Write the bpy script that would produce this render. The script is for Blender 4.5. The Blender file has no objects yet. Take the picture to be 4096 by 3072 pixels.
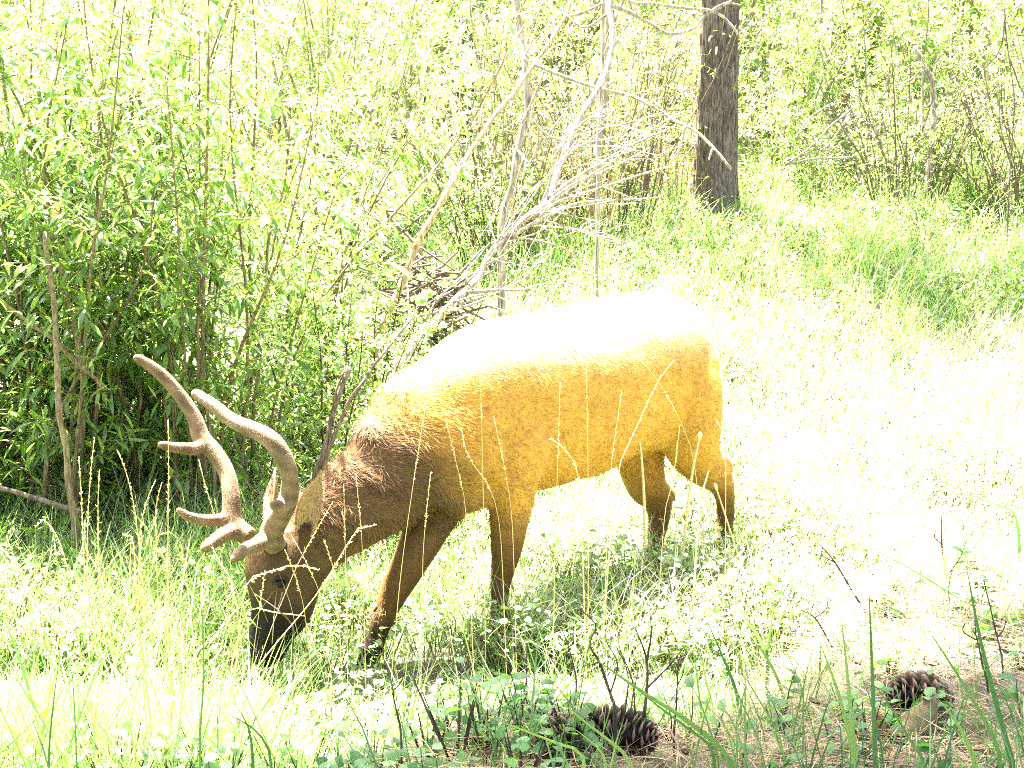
import bpy, math, random
import numpy as np
from mathutils import Vector, Matrix, noise as mnoise

# ------------------------------------------------------------------ camera, sky, sun, exposure
SC = bpy.context.scene
COL = SC.collection
FPX = 5335.0                      # focal length in photograph pixels (4096 wide)
PITCH = math.radians(7.0)
CAM_Z = 1.8
cam_data = bpy.data.cameras.new('trail_camera')
cam_data.sensor_width = 36.0
cam_data.lens = 36.0 * FPX / 4096.0
cam_data.clip_start = 0.05
cam_data.clip_end = 400.0
cam = bpy.data.objects.new('trail_camera', cam_data)
COL.objects.link(cam)
cam.location = (0, 0, CAM_Z)
cam.rotation_euler = (math.radians(90) - PITCH, 0, 0)
SC.camera = cam

SUN_EL = math.radians(67)
SUN_X, SUN_Y = -0.50, 0.866       # horizontal direction towards the sun
sun_dir = Vector((SUN_X * math.cos(SUN_EL), SUN_Y * math.cos(SUN_EL), math.sin(SUN_EL)))
world = bpy.data.worlds.new('World')
SC.world = world
world.use_nodes = True
wn = world.node_tree.nodes
sky = wn.new('ShaderNodeTexSky')
sky.sky_type = 'NISHITA'
sky.sun_disc = False
sky.sun_elevation = SUN_EL
sky.sun_rotation = math.atan2(SUN_X, SUN_Y)
sky.dust_density = 6.0
sky.ozone_density = 0.2
sky.air_density = 0.8
bg = wn['Background']
bg.inputs['Strength'].default_value = 0.05
world.node_tree.links.new(sky.outputs[0], bg.inputs['Color'])
sun_data = bpy.data.lights.new('sun', 'SUN')
sun_data.energy = 5.0
sun_data.angle = math.radians(0.55)
sun_data.color = (1.0, 0.97, 0.92)
sun = bpy.data.objects.new('sun', sun_data)
COL.objects.link(sun)
sun.location = (-10, 15, 30)
sun.rotation_euler = sun_dir.to_track_quat('Z', 'Y').to_euler()
vs = SC.view_settings
vs.view_transform = 'Standard'
vs.look = 'None'
vs.exposure = 5.05
vs.gamma = 1.0
vs.use_curve_mapping = False
SC.cycles.use_denoising = False
SC.cycles.filter_width = 1.0
SC.cycles.max_bounces = 8
SC.cycles.diffuse_bounces = 4
SC.cycles.transmission_bounces = 6
SC.cycles.transparent_max_bounces = 8
SC.cycles.sample_clamp_indirect = 6.0

# ------------------------------------------------------------------ helpers
rng = np.random.default_rng(7)
random.seed(7)
CP, SP = math.cos(PITCH), math.sin(PITCH)

def P(px, py, d):
    """point of the place that a photograph pixel shows at depth d"""
    X = (px - 2048.0) / FPX * d
    Y = (1536.0 - py) / FPX * d
    return np.array((X, d * CP + Y * SP, CAM_Z + Y * CP - d * SP))

def sstep(a, b, x):
    t = np.clip((np.asarray(x, float) - a) / (b - a), 0, 1)
    return t * t * (3 - 2 * t)

def ground_z(x, y):
    x = np.asarray(x, float); y = np.asarray(y, float)
    b = sstep(0.25, 1.1, x) * 0.95
    bank = 0.97 * (1 - sstep(2.0 + b, 4.0 + b, y + 0.12 * np.sin(x * 3.1)))
    u = 0.95 - 0.37 * (y - 1.55)
    left = 0.5 * (u + np.sqrt(u * u + 0.01))
    left = np.minimum(left, 0.97)
    k = sstep(-0.45, 0.05, x)
    bank = left * (1 - k) + bank * k
    t = np.maximum(y - 6.3, 0)
    rise = 0.25 * t * (t / (t + 0.7))
    rise = np.where(y > 14.5, rise - 0.07 * (y - 14.5) * ((y - 14.5) / (y - 13.5)), rise)
    bump = 0.025 * np.sin(2.3 * x + 1.1) * np.sin(1.7 * y) + 0.012 * np.sin(6.1 * x + 2 * y) * np.sin(5.3 * y - x)
    return bank + rise + bump

def norm(v):
    v = np.asarray(v, float)
    return v / np.maximum(np.linalg.norm(v, axis=-1, keepdims=True), 1e-9)

def tag(o, label=None, category=None, group=None, kind=None):
    if label: o['label'] = label
    if category: o['category'] = category
    if group: o['group'] = group
    if kind: o['kind'] = kind
    return o

def empty(name, loc=(0, 0, 0), rz=0.0, s=1.0):
    o = bpy.data.objects.new(name, None)
    COL.objects.link(o)
    o.location = loc
    o.rotation_euler = (0, 0, rz)
    o.scale = (s, s, s)
    o.empty_display_size = 0.1
    return o

def mesh_np(name, verts, faces_list, mat=None, attrs=None, smooth=True):
    """faces_list: list of int arrays (n,k); attrs: dict name -> per-vertex float or (n,3) colour"""
    me = bpy.data.meshes.new(name)
    verts = np.asarray(verts, np.float32)
    me.vertices.add(len(verts))
    me.vertices.foreach_set('co', verts.ravel())
    loops = np.concatenate([f.ravel() for f in faces_list]).astype(np.int32)
    counts = np.concatenate([np.full(len(f), f.shape[1], np.int32) for f in faces_list])
    starts = np.concatenate(([0], np.cumsum(counts)[:-1])).astype(np.int32)
    me.loops.add(len(loops))
    me.loops.foreach_set('vertex_index', loops)
    me.polygons.add(len(counts))
    me.polygons.foreach_set('loop_start', starts)
    me.update(calc_edges=True)
    me.validate()
    if smooth:
        me.polygons.foreach_set('use_smooth', np.ones(len(me.polygons), bool))
    if attrs:
        for k, a in attrs.items():
            a = np.asarray(a, np.float32)
            if a.ndim == 1:
                at = me.attributes.new(k, 'FLOAT', 'POINT')
                at.data.foreach_set('value', a)
            else:
                at = me.attributes.new(k, 'FLOAT_COLOR', 'POINT')
                at.data.foreach_set('color', np.concatenate([a, np.ones((len(a), 1), np.float32)], 1).ravel())
    if mat: me.materials.append(mat)
    return me

def obj(name, me, parent=None):
    o = bpy.data.objects.new(name, me)
    COL.objects.link(o)
    if parent is not None: o.parent = parent
    return o

class MB:
    """collects vertices and faces"""
    def __init__(s):
        s.v = []; s.f = {}; s.n = 0; s.t = []
    def add(s, v, faces, tint=0.5):
        v = np.asarray(v, float)
        s.v.append(v)
        s.t.append(np.broadcast_to(np.asarray(tint, float), (len(v),)))
        for f in faces:
            f = np.asarray(f, int)
            if len(f): s.f.setdefault(f.shape[1], []).append(f + s.n)
        s.n += len(v)
        return s
    def mesh(s, name, mat, smooth=True):
        return mesh_np(name, np.concatenate(s.v), [np.concatenate(a) for a in s.f.values()], mat,
                       {'tint': np.concatenate(s.t)}, smooth)

def resample(pts, n, rad=None):
    """smooth curve through points"""
    pts = np.asarray(pts, float)
    k = len(pts)
    if k == 2:
        t = np.linspace(0, 1, n)[:, None]
        q = pts[0] * (1 - t) + pts[1] * t
        if rad is None: return q
        return q, np.interp(np.linspace(0, 1, n), [0, 1], rad)
    seg = np.linalg.norm(np.diff(pts, axis=0), axis=1)
    u = np.concatenate(([0], np.cumsum(seg)))
    tt = np.linspace(0, u[-1], n)
    m = np.zeros_like(pts)
    m[1:-1] = (pts[2:] - pts[:-2]) / (u[2:] - u[:-2])[:, None]
    m[0] = (pts[1] - pts[0]) / seg[0]; m[-1] = (pts[-1] - pts[-2]) / seg[-1]
    i = np.clip(np.searchsorted(u, tt, side='right') - 1, 0, k - 2)
    h = seg[i][:, None]; t = ((tt - u[i]) / seg[i])[:, None]
    q = ((2*t**3 - 3*t**2 + 1) * pts[i] + (t**3 - 2*t**2 + t) * h * m[i] + (-2*t**3 + 3*t**2) * pts[i+1] + (t**3 - t**2) * h * m[i+1])
    if rad is None: return q
    return q, np.interp(tt, u, rad)

def tube(mb, pts, radii, sides=6, tint=0.5, cap=True):
    pts = np.asarray(pts, float); n = len(pts)
    radii = np.broadcast_to(np.asarray(radii, float), (n,))
    T = norm(np.gradient(pts, axis=0))
    ref = np.array((0.31, 0.95, 0.05)) if abs(T[0][2]) > 0.8 else np.array((0, 0, 1.0))
    N = norm(np.cross(T, ref)); B = norm(np.cross(T, N))
    a = np.linspace(0, 2 * math.pi, sides, endpoint=False)
    V = pts[:, None] + radii[:, None, None] * (np.cos(a)[None, :, None] * N[:, None] + np.sin(a)[None, :, None] * B[:, None])
    idx = np.arange(n * sides).reshape(n, sides)
    q = np.stack([idx[:-1], np.roll(idx[:-1], -1, 1), np.roll(idx[1:], -1, 1), idx[1:]], -1).reshape(-1, 4)
    fs = [q]
    V = V.reshape(-1, 3)
    if cap:
        V = np.concatenate([V, [pts[0], pts[-1] + T[-1] * radii[-1] * 0.5]])
        c0, c1 = n * sides, n * sides + 1
        l0 = idx[0]; l1 = idx[-1]
        fs.append(np.stack([np.full(sides, c0), np.roll(l0, -1), l0], -1))
        fs.append(np.stack([np.full(sides, c1), l1, np.roll(l1, -1)], -1))
    mb.add(V, fs, tint)

# leaf outline profiles: (along, half width, sag)
LANCE = [(0.0, 0.04), (0.28, 0.8), (0.55, 1.0), (0.8, 0.55)]
OVAL = [(0.0, 0.1), (0.22, 0.82), (0.55, 1.0), (0.85, 0.6)]

def leaves_np(pos, d, n, length, width, prof=LANCE, bend=0.15, fold=0.25):
    """many leaves; returns verts, faces. d along the leaf, n its upper side."""
    N = len(pos)
    d = norm(d); s = norm(np.cross(d, n)); n = norm(np.cross(s, d))
    L = np.asarray(length)[:, None]; W = np.asarray(width)[:, None] * 0.5
    cols = []
    for (t, w) in prof:
        c = pos + d * L * t - n * L * bend * t * t
        cols.append(c - s * W * w + n * W * w * fold)
        cols.append(c + s * W * w + n * W * w * fold)
    cols.append(pos + d * L - n * L * bend)
    k = len(cols)
    V = np.stack(cols, 1).reshape(-1, 3)
    base = (np.arange(N) * k)[:, None]
    quads = []
    for i in range(len(prof) - 1):
        quads.append(base + np.array([[2*i, 2*i+1, 2*i+3, 2*i+2]]))
    tri = base + np.array([[k-3, k-2, k-1]])
    return V, [np.concatenate(quads), tri], k

def simple_leaves_np(pos, d, n, length, width, fold=0.3):
    N = len(pos)
    d = norm(d); s = norm(np.cross(d, n)); n = norm(np.cross(s, d))
    L = np.asarray(length)[:, None]; W = np.asarray(width)[:, None] * 0.5
    m = pos + d * L * 0.45
    V = np.stack([pos, m + s * W + n * W * fold, pos + d * L, m - s * W + n * W * fold], 1).reshape(-1, 3)
    b = (np.arange(N) * 4)[:, None]
    return V, [np.concatenate([b + np.array([[0, 1, 2]]), b + np.array([[0, 2, 3]])])], 4

def blades_np(pos, lean, length, width, curl, face):
    """grass blades: 3 segments bending over along lean"""
    N = len(pos)
    lean = norm(lean); up = np.array((0, 0, 1.0))
    side = norm(np.cross(lean * 0.6 + norm(face), up))
    L = np.asarray(length)[:, None]; W = np.asarray(width)[:, None] * 0.5
    c = np.asarray(curl)[:, None]
    rows = []
    for t, w in ((0, 0.8), (0.35, 1.0), (0.7, 0.75), (1.0, 0)):
        ct = pos + up * L * (t - 0.45 * c * t * t) + lean * L * (0.15 * t + 0.75 * c * t * t)
        if w > 0:
            rows += [ct - side * W * w, ct + side * W * w]
        else:
            rows.append(ct)
    V = np.stack(rows, 1).reshape(-1, 3)
    b = (np.arange(N) * 7)[:, None]
    q = np.concatenate([b + np.array([[0, 1, 3, 2]]), b + np.array([[2, 3, 5, 4]])])
    t = b + np.array([[4, 5, 6]])
    return V, [q, t], 7

# ------------------------------------------------------------------ materials
def new_mat(name):
    m = bpy.data.materials.new(name)
    m.use_nodes = True
    nt = m.node_tree
    return m, nt, nt.nodes, nt.links, nt.nodes['Principled BSDF'], nt.nodes['Material Output']

def ramp(nodes, c1, c2, cm=None):
    r = nodes.new('ShaderNodeValToRGB')
    r.color_ramp.elements[0].color = (*c1, 1)
    r.color_ramp.elements[1].color = (*c2, 1)
    if cm:
        e = r.color_ramp.elements.new(0.5); e.color = (*cm, 1)
    return r

def leaf_mat(name, c1, c2, t1, t2, mix=0.4, rough=0.4, spec=0.35):
    m, nt, N, L, pb, out = new_mat(name)
    at = N.new('ShaderNodeAttribute'); at.attribute_name = 'tint'
    r = ramp(N, c1, c2); rt = ramp(N, t1, t2)
    L.new(at.outputs['Fac'], r.inputs[0]); L.new(at.outputs['Fac'], rt.inputs[0])
    L.new(r.outputs[0], pb.inputs['Base Color'])
    pb.inputs['Roughness'].default_value = rough
    pb.inputs['Specular IOR Level'].default_value = spec
    tr = N.new('ShaderNodeBsdfTranslucent')
    L.new(rt.outputs[0], tr.inputs['Color'])
    mx = N.new('ShaderNodeMixShader'); mx.inputs[0].default_value = mix
    L.new(pb.outputs[0], mx.inputs[1]); L.new(tr.outputs[0], mx.inputs[2])
    L.new(mx.outputs[0], out.inputs['Surface'])
    return m

def bark_mat(name, c1, c2, scale=12.0, stretch=6.0, bump=0.4, rough=0.85, dist=0.01):
    m, nt, N, L, pb, out = new_mat(name)
    tc = N.new('ShaderNodeTexCoord'); mp = N.new('ShaderNodeMapping')
    mp.inputs['Scale'].default_value = (scale, scale, scale / stretch)
    L.new(tc.outputs['Object'], mp.inputs[0])
    no = N.new('ShaderNodeTexNoise'); no.inputs['Scale'].default_value = 3.0
    no.inputs['Detail'].default_value = 6
    L.new(mp.outputs[0], no.inputs['Vector'])
    r = ramp(N, c1, c2); r.color_ramp.elements[0].position = 0.35; r.color_ramp.elements[1].position = 0.68
    L.new(no.outputs['Fac'], r.inputs[0]); L.new(r.outputs[0], pb.inputs['Base Color'])
    b = N.new('ShaderNodeBump'); b.inputs['Strength'].default_value = bump
    b.inputs['Distance'].default_value = dist
    L.new(no.outputs['Fac'], b.inputs['Height']); L.new(b.outputs[0], pb.inputs['Normal'])
    pb.inputs['Roughness'].default_value = rough
    pb.inputs['Specular IOR Level'].default_value = 0.2
    return m

def tint_mat(name, c1, c2, rough=0.7, spec=0.25, transl=0.0, tcol=(0.4, 0.3, 0.1)):
    if transl > 0:
        return leaf_mat(name, c1, c2, tcol, tcol, transl, rough, spec)
    m, nt, N, L, pb, out = new_mat(name)
    at = N.new('ShaderNodeAttribute'); at.attribute_name = 'tint'
    r = ramp(N, c1, c2)
    L.new(at.outputs['Fac'], r.inputs[0]); L.new(r.outputs[0], pb.inputs['Base Color'])
    pb.inputs['Roughness'].default_value = rough
    pb.inputs['Specular IOR Level'].default_value = spec
    return m

M = {}
M['willow'] = leaf_mat('willow_leaf', (0.036, 0.09, 0.011), (0.13, 0.2, 0.05), (0.1, 0.24, 0.008), (0.35, 0.48, 0.1), 0.4, 0.33, 0.5)
M['rose'] = leaf_mat('shrub_leaf', (0.08, 0.16, 0.035), (0.17, 0.25, 0.08), (0.2, 0.38, 0.03), (0.4, 0.54, 0.1), 0.4, 0.35, 0.45)
M['thicket'] = leaf_mat('thicket_leaf', (0.07, 0.15, 0.035), (0.17, 0.24, 0.08), (0.2, 0.38, 0.03), (0.42, 0.56, 0.1), 0.42, 0.35, 0.45)
M['forb'] = leaf_mat('undergrowth_leaf', (0.06, 0.14, 0.03), (0.2, 0.26, 0.11), (0.15, 0.34, 0.025), (0.45, 0.56, 0.16), 0.4, 0.35, 0.45)
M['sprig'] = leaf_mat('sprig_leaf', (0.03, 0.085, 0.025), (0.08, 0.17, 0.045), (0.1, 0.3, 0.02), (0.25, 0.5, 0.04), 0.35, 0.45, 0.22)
M['grass'] = leaf_mat('grass_blade', (0.06, 0.15, 0.025), (0.25, 0.28, 0.13), (0.14, 0.34, 0.02), (0.45, 0.54, 0.18), 0.38, 0.35, 0.45)
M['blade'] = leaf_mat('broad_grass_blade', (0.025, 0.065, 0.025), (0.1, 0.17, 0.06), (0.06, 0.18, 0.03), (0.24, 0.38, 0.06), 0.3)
M['glaregrass'] = leaf_mat('glare_meadow_grass', (0.32, 0.29, 0.2), (0.54, 0.5, 0.38), (0.42, 0.39, 0.24), (0.56, 0.52, 0.38), 0.3, 0.5, 0.3)  # near-white straw tone: sun glare put into the grass colour
M['straw'] = tint_mat('dry_straw', (0.42, 0.3, 0.1), (0.62, 0.5, 0.24), 0.6, 0.3, 0.25, (0.5, 0.38, 0.12))
M['needle'] = tint_mat('dry_needle', (0.06, 0.033, 0.016), (0.34, 0.23, 0.105), 0.6, 0.3)
M['pine'] = leaf_mat('pine_needle', (0.02, 0.06, 0.02), (0.05, 0.1, 0.03), (0.05, 0.12, 0.02), (0.08, 0.16, 0.03), 0.2)
M['stem'] = bark_mat('willow_stem_bark', (0.07, 0.05, 0.025), (0.2, 0.16, 0.09), 30, 8, 0.3, dist=0.003)
M['twig'] = bark_mat('dark_twig_bark', (0.035, 0.022, 0.015), (0.1, 0.065, 0.04), 40, 6, 0.3, dist=0.002)
M['dead'] = bark_mat('grey_dead_wood', (0.1, 0.08, 0.06), (0.36, 0.3, 0.23), 22, 10, 0.4, dist=0.004)
M['deadbrown'] = bark_mat('brown_dead_wood', (0.16, 0.1, 0.05), (0.42, 0.31, 0.17), 22, 10, 0.4, dist=0.004)
M['stick'] = bark_mat('weathered_stick', (0.05, 0.037, 0.027), (0.17, 0.13, 0.09), 22, 10, 0.4, dist=0.003)
M['bark'] = bark_mat('conifer_bark', (0.04, 0.03, 0.023), (0.16, 0.125, 0.095), 20, 5, 0.8, dist=0.012)
M['bark2'] = bark_mat('sapling_bark', (0.12, 0.09, 0.06), (0.3, 0.24, 0.16), 14, 5, 0.5, dist=0.01)
# ------------------------------------------------------------------ the ground
def build_ground():
    ys = np.concatenate([np.linspace(-3, 9, 170), np.linspace(9.15, 24, 90), np.linspace(25, 120, 30)])
    xs = np.concatenate([np.linspace(-60, -7, 16), np.linspace(-6.6, 6.6, 150), np.linspace(7, 60, 16)])
    X, Y = np.meshgrid(xs, ys)
    Z = ground_z(X, Y)
    near = (Y < 9)
    Z = Z + np.where(near, 0.012 * np.sin(23 * X + 3 * np.sin(9 * Y)) * np.sin(19 * Y + 2 * np.sin(13 * X)), 0)
    V = np.stack([X, Y, Z], -1).reshape(-1, 3)
    idx = np.arange(len(V)).reshape(X.shape)
    q = np.stack([idx[:-1, :-1], idx[:-1, 1:], idx[1:, 1:], idx[1:, :-1]], -1).reshape(-1, 4)
    m, nt, N, L, pb, out = new_mat('forest_floor')
    tc = N.new('ShaderNodeTexCoord')
    n1 = N.new('ShaderNodeTexNoise'); n1.inputs['Scale'].default_value = 38; n1.inputs['Detail'].default_value = 8
    n2 = N.new('ShaderNodeTexNoise'); n2.inputs['Scale'].default_value = 1.6; n2.inputs['Detail'].default_value = 4
    L.new(tc.outputs['Object'], n1.inputs['Vector']); L.new(tc.outputs['Object'], n2.inputs['Vector'])
    r1 = ramp(N, (0.012, 0.009, 0.006), (0.15, 0.108, 0.066), (0.055, 0.04, 0.025))
    r2 = ramp(N, (0.06, 0.11, 0.025), (0.2, 0.2, 0.08))
    L.new(n1.outputs['Fac'], r1.inputs[0]); L.new(n1.outputs['Fac'], r2.inputs[0])
    mx = N.new('ShaderNodeMixRGB')
    rr = N.new('ShaderNodeMapRange'); rr.inputs['From Min'].default_value = 0.42; rr.inputs['From Max'].default_value = 0.58
    L.new(n2.outputs['Fac'], rr.inputs['Value']); L.new(rr.outputs[0], mx.inputs[0])
    L.new(r1.outputs[0], mx.inputs[1]); L.new(r2.outputs[0], mx.inputs[2])
    L.new(mx.outputs[0], pb.inputs['Base Color'])
    b = N.new('ShaderNodeBump'); b.inputs['Strength'].default_value = 0.7; b.inputs['Distance'].default_value = 0.02
    L.new(n1.outputs['Fac'], b.inputs['Height']); L.new(b.outputs[0], pb.inputs['Normal'])
    pb.inputs['Roughness'].default_value = 0.95
    g = obj('ground', mesh_np('ground', V, [q], m))
    tag(g, 'litter covered forest floor dipping from the bank and rising behind the elk', 'ground', kind='structure')
build_ground()

# ------------------------------------------------------------------ the elk
VIEW = np.array((0, CP, -SP))
def px2m(px, d): return px * d / FPX

def ring_loft(mb, C, A, Bv, n=28, power=2.0):
    """rings from centre, axis vectors A (first) and B (second); closed ends"""
    C = np.asarray(C); A = np.asarray(A); Bv = np.asarray(Bv); k = len(C)
    a = np.linspace(0, 2 * math.pi, n, endpoint=False)
    ca, sa = np.cos(a), np.sin(a)
    e = 2.0 / power
    ca = np.sign(ca) * np.abs(ca) ** e; sa = np.sign(sa) * np.abs(sa) ** e
    V = C[:, None] + ca[None, :, None] * A[:, None] + sa[None, :, None] * Bv[:, None]
    idx = np.arange(k * n).reshape(k, n)
    q = np.stack([idx[:-1], np.roll(idx[:-1], -1, 1), np.roll(idx[1:], -1, 1), idx[1:]], -1).reshape(-1, 4)
    V = np.concatenate([V.reshape(-1, 3), [C[0], C[-1]]])
    t0 = np.stack([np.full(n, k * n), np.roll(idx[0], -1), idx[0]], -1)
    t1 = np.stack([np.full(n, k * n + 1), idx[-1], np.roll(idx[-1], -1)], -1)
    mb.add(V, [q, t0, t1])

def limb(mb, rows, sub=5, depth_k=1.0, fat=1.0):
    """rows: (px, py, half px, depth, depth half m or None) centre line with the half width seen in the photo"""
    R = np.array([(r[0], r[1], r[2], r[3], (r[4] if len(r) > 4 and r[4] else px2m(r[2], r[3]) * depth_k)) for r in rows], float)
    pts = np.array([P(r[0], r[1], r[3]) for r in R])
    n = (len(R) - 1) * sub + 1
    R[:, 2] *= fat; R[:, 4] *= fat
    C, a = resample(pts, n, px2m(R[:, 2], R[:, 3]))
    _, b = resample(pts, n, R[:, 4])
    T = norm(np.gradient(C, axis=0))
    N1 = norm(np.cross(T, VIEW)); N2 = norm(np.cross(T, N1))
    ring_loft(mb, C, N1 * a[:, None], N2 * b[:, None])
    return C

def remeshed(mb, voxel, smooth_it, fac=0.5):
    me = mb.mesh('tmp', None)
    o = obj('tmp', me)
    r = o.modifiers.new('r', 'REMESH'); r.mode = 'VOXEL'; r.voxel_size = voxel
    s = o.modifiers.new('s', 'SMOOTH'); s.iterations = smooth_it; s.factor = fac
    dg = bpy.context.evaluated_depsgraph_get()
    ev = o.evaluated_get(dg)
    m2 = bpy.data.meshes.new_from_object(ev)
    bpy.data.objects.remove(o); bpy.data.meshes.remove(me)
    m2.polygons.foreach_set('use_smooth', np.ones(len(m2.polygons), bool))
    return m2

def mesh_arrays(me):
    v = np.empty(len(me.vertices) * 3, np.float32); me.vertices.foreach_get('co', v)
    me.calc_loop_triangles()
    t = np.empty(len(me.loop_triangles) * 3, np.int32); me.loop_triangles.foreach_get('vertices', t)
    return v.reshape(-1, 3).astype(float), t.reshape(-1, 3)

def fur_mat(name, rough=0.6, sheen=0.0):
    m, nt, N, L, pb, out = new_mat(name)
    at = N.new('ShaderNodeAttribute'); at.attribute_name = 'coat'
    tc = N.new('ShaderNodeTexCoord')
    no = N.new('ShaderNodeTexNoise'); no.inputs['Scale'].default_value = 55; no.inputs['Detail'].default_value = 5
    L.new(tc.outputs['Object'], no.inputs['Vector'])
    rr = N.new('ShaderNodeMapRange'); rr.inputs['To Min'].default_value = 0.72; rr.inputs['To Max'].default_value = 1.25
    L.new(no.outputs['Fac'], rr.inputs['Value'])
    mu = N.new('ShaderNodeVectorMath'); mu.operation = 'SCALE'
    L.new(at.outputs['Color'], mu.inputs[0]); L.new(rr.outputs[0], mu.inputs['Scale'])
    L.new(mu.outputs[0], pb.inputs['Base Color'])
    pb.inputs['Roughness'].default_value = rough
    pb.inputs['Specular IOR Level'].default_value = 0.08
    pb.inputs['Sheen Weight'].default_value = sheen
    pb.inputs['Sheen Roughness'].default_value = 0.4
    pb.inputs['Sheen Tint'].default_value = (1.0, 0.85, 0.6, 1)
    b = N.new('ShaderNodeBump'); b.inputs['Strength'].default_value = 0.3; b.inputs['Distance'].default_value = 0.006
    L.new(no.outputs['Fac'], b.inputs['Height']); L.new(b.outputs[0], pb.inputs['Normal'])
    return m
M['fur'] = fur_mat('elk_coat')
M['velvet'] = fur_mat('antler_velvet', 0.7, 0.1)

def dark_mat(name, c, rough, spec=0.5):
    m, nt, N, L, pb, out = new_mat(name)
    no = N.new('ShaderNodeTexNoise'); no.inputs['Scale'].default_value = 40
    r = ramp(N, tuple(x * 0.7 for x in c), tuple(x * 1.3 for x in c))
    L.new(no.outputs['Fac'], r.inputs[0]); L.new(r.outputs[0], pb.inputs['Base Color'])
    pb.inputs['Roughness'].default_value = rough; pb.inputs['Specular IOR Level'].default_value = spec
    return m
M['eye'] = dark_mat('dark_eye', (0.006, 0.004, 0.003), 0.35, 0.12)
M['hoof'] = dark_mat('dark_hoof', (0.025, 0.02, 0.017), 0.5)

WITH = P(1930, 1500, 5.64); POLL = P(1180, 2170, 5.28); RUMP = P(2700, 1450, 6.5)
HEAD_TIP = P(1060, 2640, 5.2)
heading = norm((WITH - RUMP) * np.array((1, 1, 0.2)))

def coat_colour(v):
    gold = np.array((0.38, 0.19, 0.032)); back = np.array((0.42, 0.29, 0.14))  # paler back tone: sunlit whitening painted into the upper coat
    mane = np.array((0.085, 0.047, 0.021)); face = np.array((0.05, 0.028, 0.011)); muzz = np.array((0.008, 0.006, 0.005))
    leg = np.array((0.075, 0.038, 0.01)); pale = np.array((0.33, 0.18, 0.05))
    ax = norm(POLL - WITH); ln = np.linalg.norm(POLL - WITH)
    s = ((v - WITH) @ ax) / ln
    c = gold[None] * np.ones((len(v), 1))
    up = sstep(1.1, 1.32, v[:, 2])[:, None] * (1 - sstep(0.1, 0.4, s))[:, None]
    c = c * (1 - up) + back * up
    k = sstep(0.27, 0.56, s + 0.08 * (1.05 - v[:, 2]))[:, None]
    c = c * (1 - k) + mane * k
    hx = norm(HEAD_TIP - POLL); hl = np.linalg.norm(HEAD_TIP - POLL)
    hs = ((v - POLL) @ hx) / hl
    ishead = sstep(0.85, 1.05, s)[:, None]
    fc = face + (muzz - face) * sstep(0.38, 0.7, hs)[:, None]
    c = c * (1 - ishead) + fc * ishead
    notneck = (1 - sstep(0.35, 0.6, s))
    k = ((1 - sstep(0.34, 0.72, v[:, 2])) * np.where(s < 0.95, 1, 0))[:, None]
    c = c * (1 - k) + leg * k
    # underside of the neck dark
    # pale rump patch round the tail
    rp = P(2850, 1450, 6.66)
    k = (1 - sstep(0.10, 0.2, np.linalg.norm((v - rp) * np.array((1, 1, 0.7)), axis=1)))[:, None]
    c = c * (1 - k) + pale * k
    blot = np.array([1.0 + 0.09 * mnoise.noise(Vector(a) * 5.0) + 0.2 * mnoise.noise(Vector(a) * 26.0) for a in v])
    return np.clip(c * blot[:, None], 0.003, 1)

def comb_dir(v):
    ax = norm(POLL - WITH); ln = np.linalg.norm(POLL - WITH)
    s = ((v - WITH) @ ax) / ln
    body = np.array(-heading * 0.9 + np.array((0, 0, -0.55)))
    neck = -ax * 0.8 + np.array((0.1, 0, -0.7))
    head = -norm(HEAD_TIP - POLL)
    down = np.array((0, 0, -1.0))
    w1 = sstep(0.15, 0.5, s)[:, None]; w2 = sstep(0.92, 1.08, s)[:, None]
    w3 = ((1 - sstep(0.5, 0.75, v[:, 2])) * (s < 0.95))[:, None]
    d = body * (1 - w1) + neck * w1
    d = d * (1 - w3) + down * w3
    d = d * (1 - w2) + head * w2
    return d, s

def fur_blades(name, v, t, count, lenf, wid, colf, dirf, mat, parent, lift=(0.12, 0.5), seed=3):
    g = np.random.default_rng(seed)
    a, b, c = v[t[:, 0]], v[t[:, 1]], v[t[:, 2]]
    cr = np.cross(b - a, c - a); ar = np.linalg.norm(cr, axis=1)
    i = g.choice(len(t), count, p=ar / ar.sum())
    u, w = g.random(count), g.random(count)
    sw = u + w > 1; u[sw] = 1 - u[sw]; w[sw] = 1 - w[sw]
    p = a[i] + (b - a)[i] * u[:, None] + (c - a)[i] * w[:, None]
    n = norm(cr[i])
    d = dirf(p)
    d = d + g.normal(0, 0.22, d.shape) + 0.35 * np.stack([np.sin(31 * p[:, 0] + 17 * p[:, 2]), np.sin(29 * p[:, 1] + 23 * p[:, 2]), np.sin(37 * p[:, 2] + 11 * p[:, 0])], 1)
    d = norm(d - n * np.sum(d * n, 1, keepdims=True))
    d = norm(d + n * g.uniform(*lift, count)[:, None])
    L = lenf(p) * g.uniform(0.6, 1.3, count)
    s = norm(np.cross(d, n)) * (wid * g.uniform(0.7, 1.3, count))[:, None]
    V = np.stack([p - s - n * 0.001, p + s - n * 0.001, p + d * L[:, None]], 1).reshape(-1, 3)
    F = np.arange(count * 3).reshape(-1, 3)[:, ::-1]
    col = np.repeat(colf(p) * g.uniform(0.7, 1.35, count)[:, None], 3, 0)
    o = obj(name, mesh_np(name, V, [F], mat, {'coat': col}, smooth=False), parent)
    o['kind'] = 'stuff'
    return o

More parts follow.
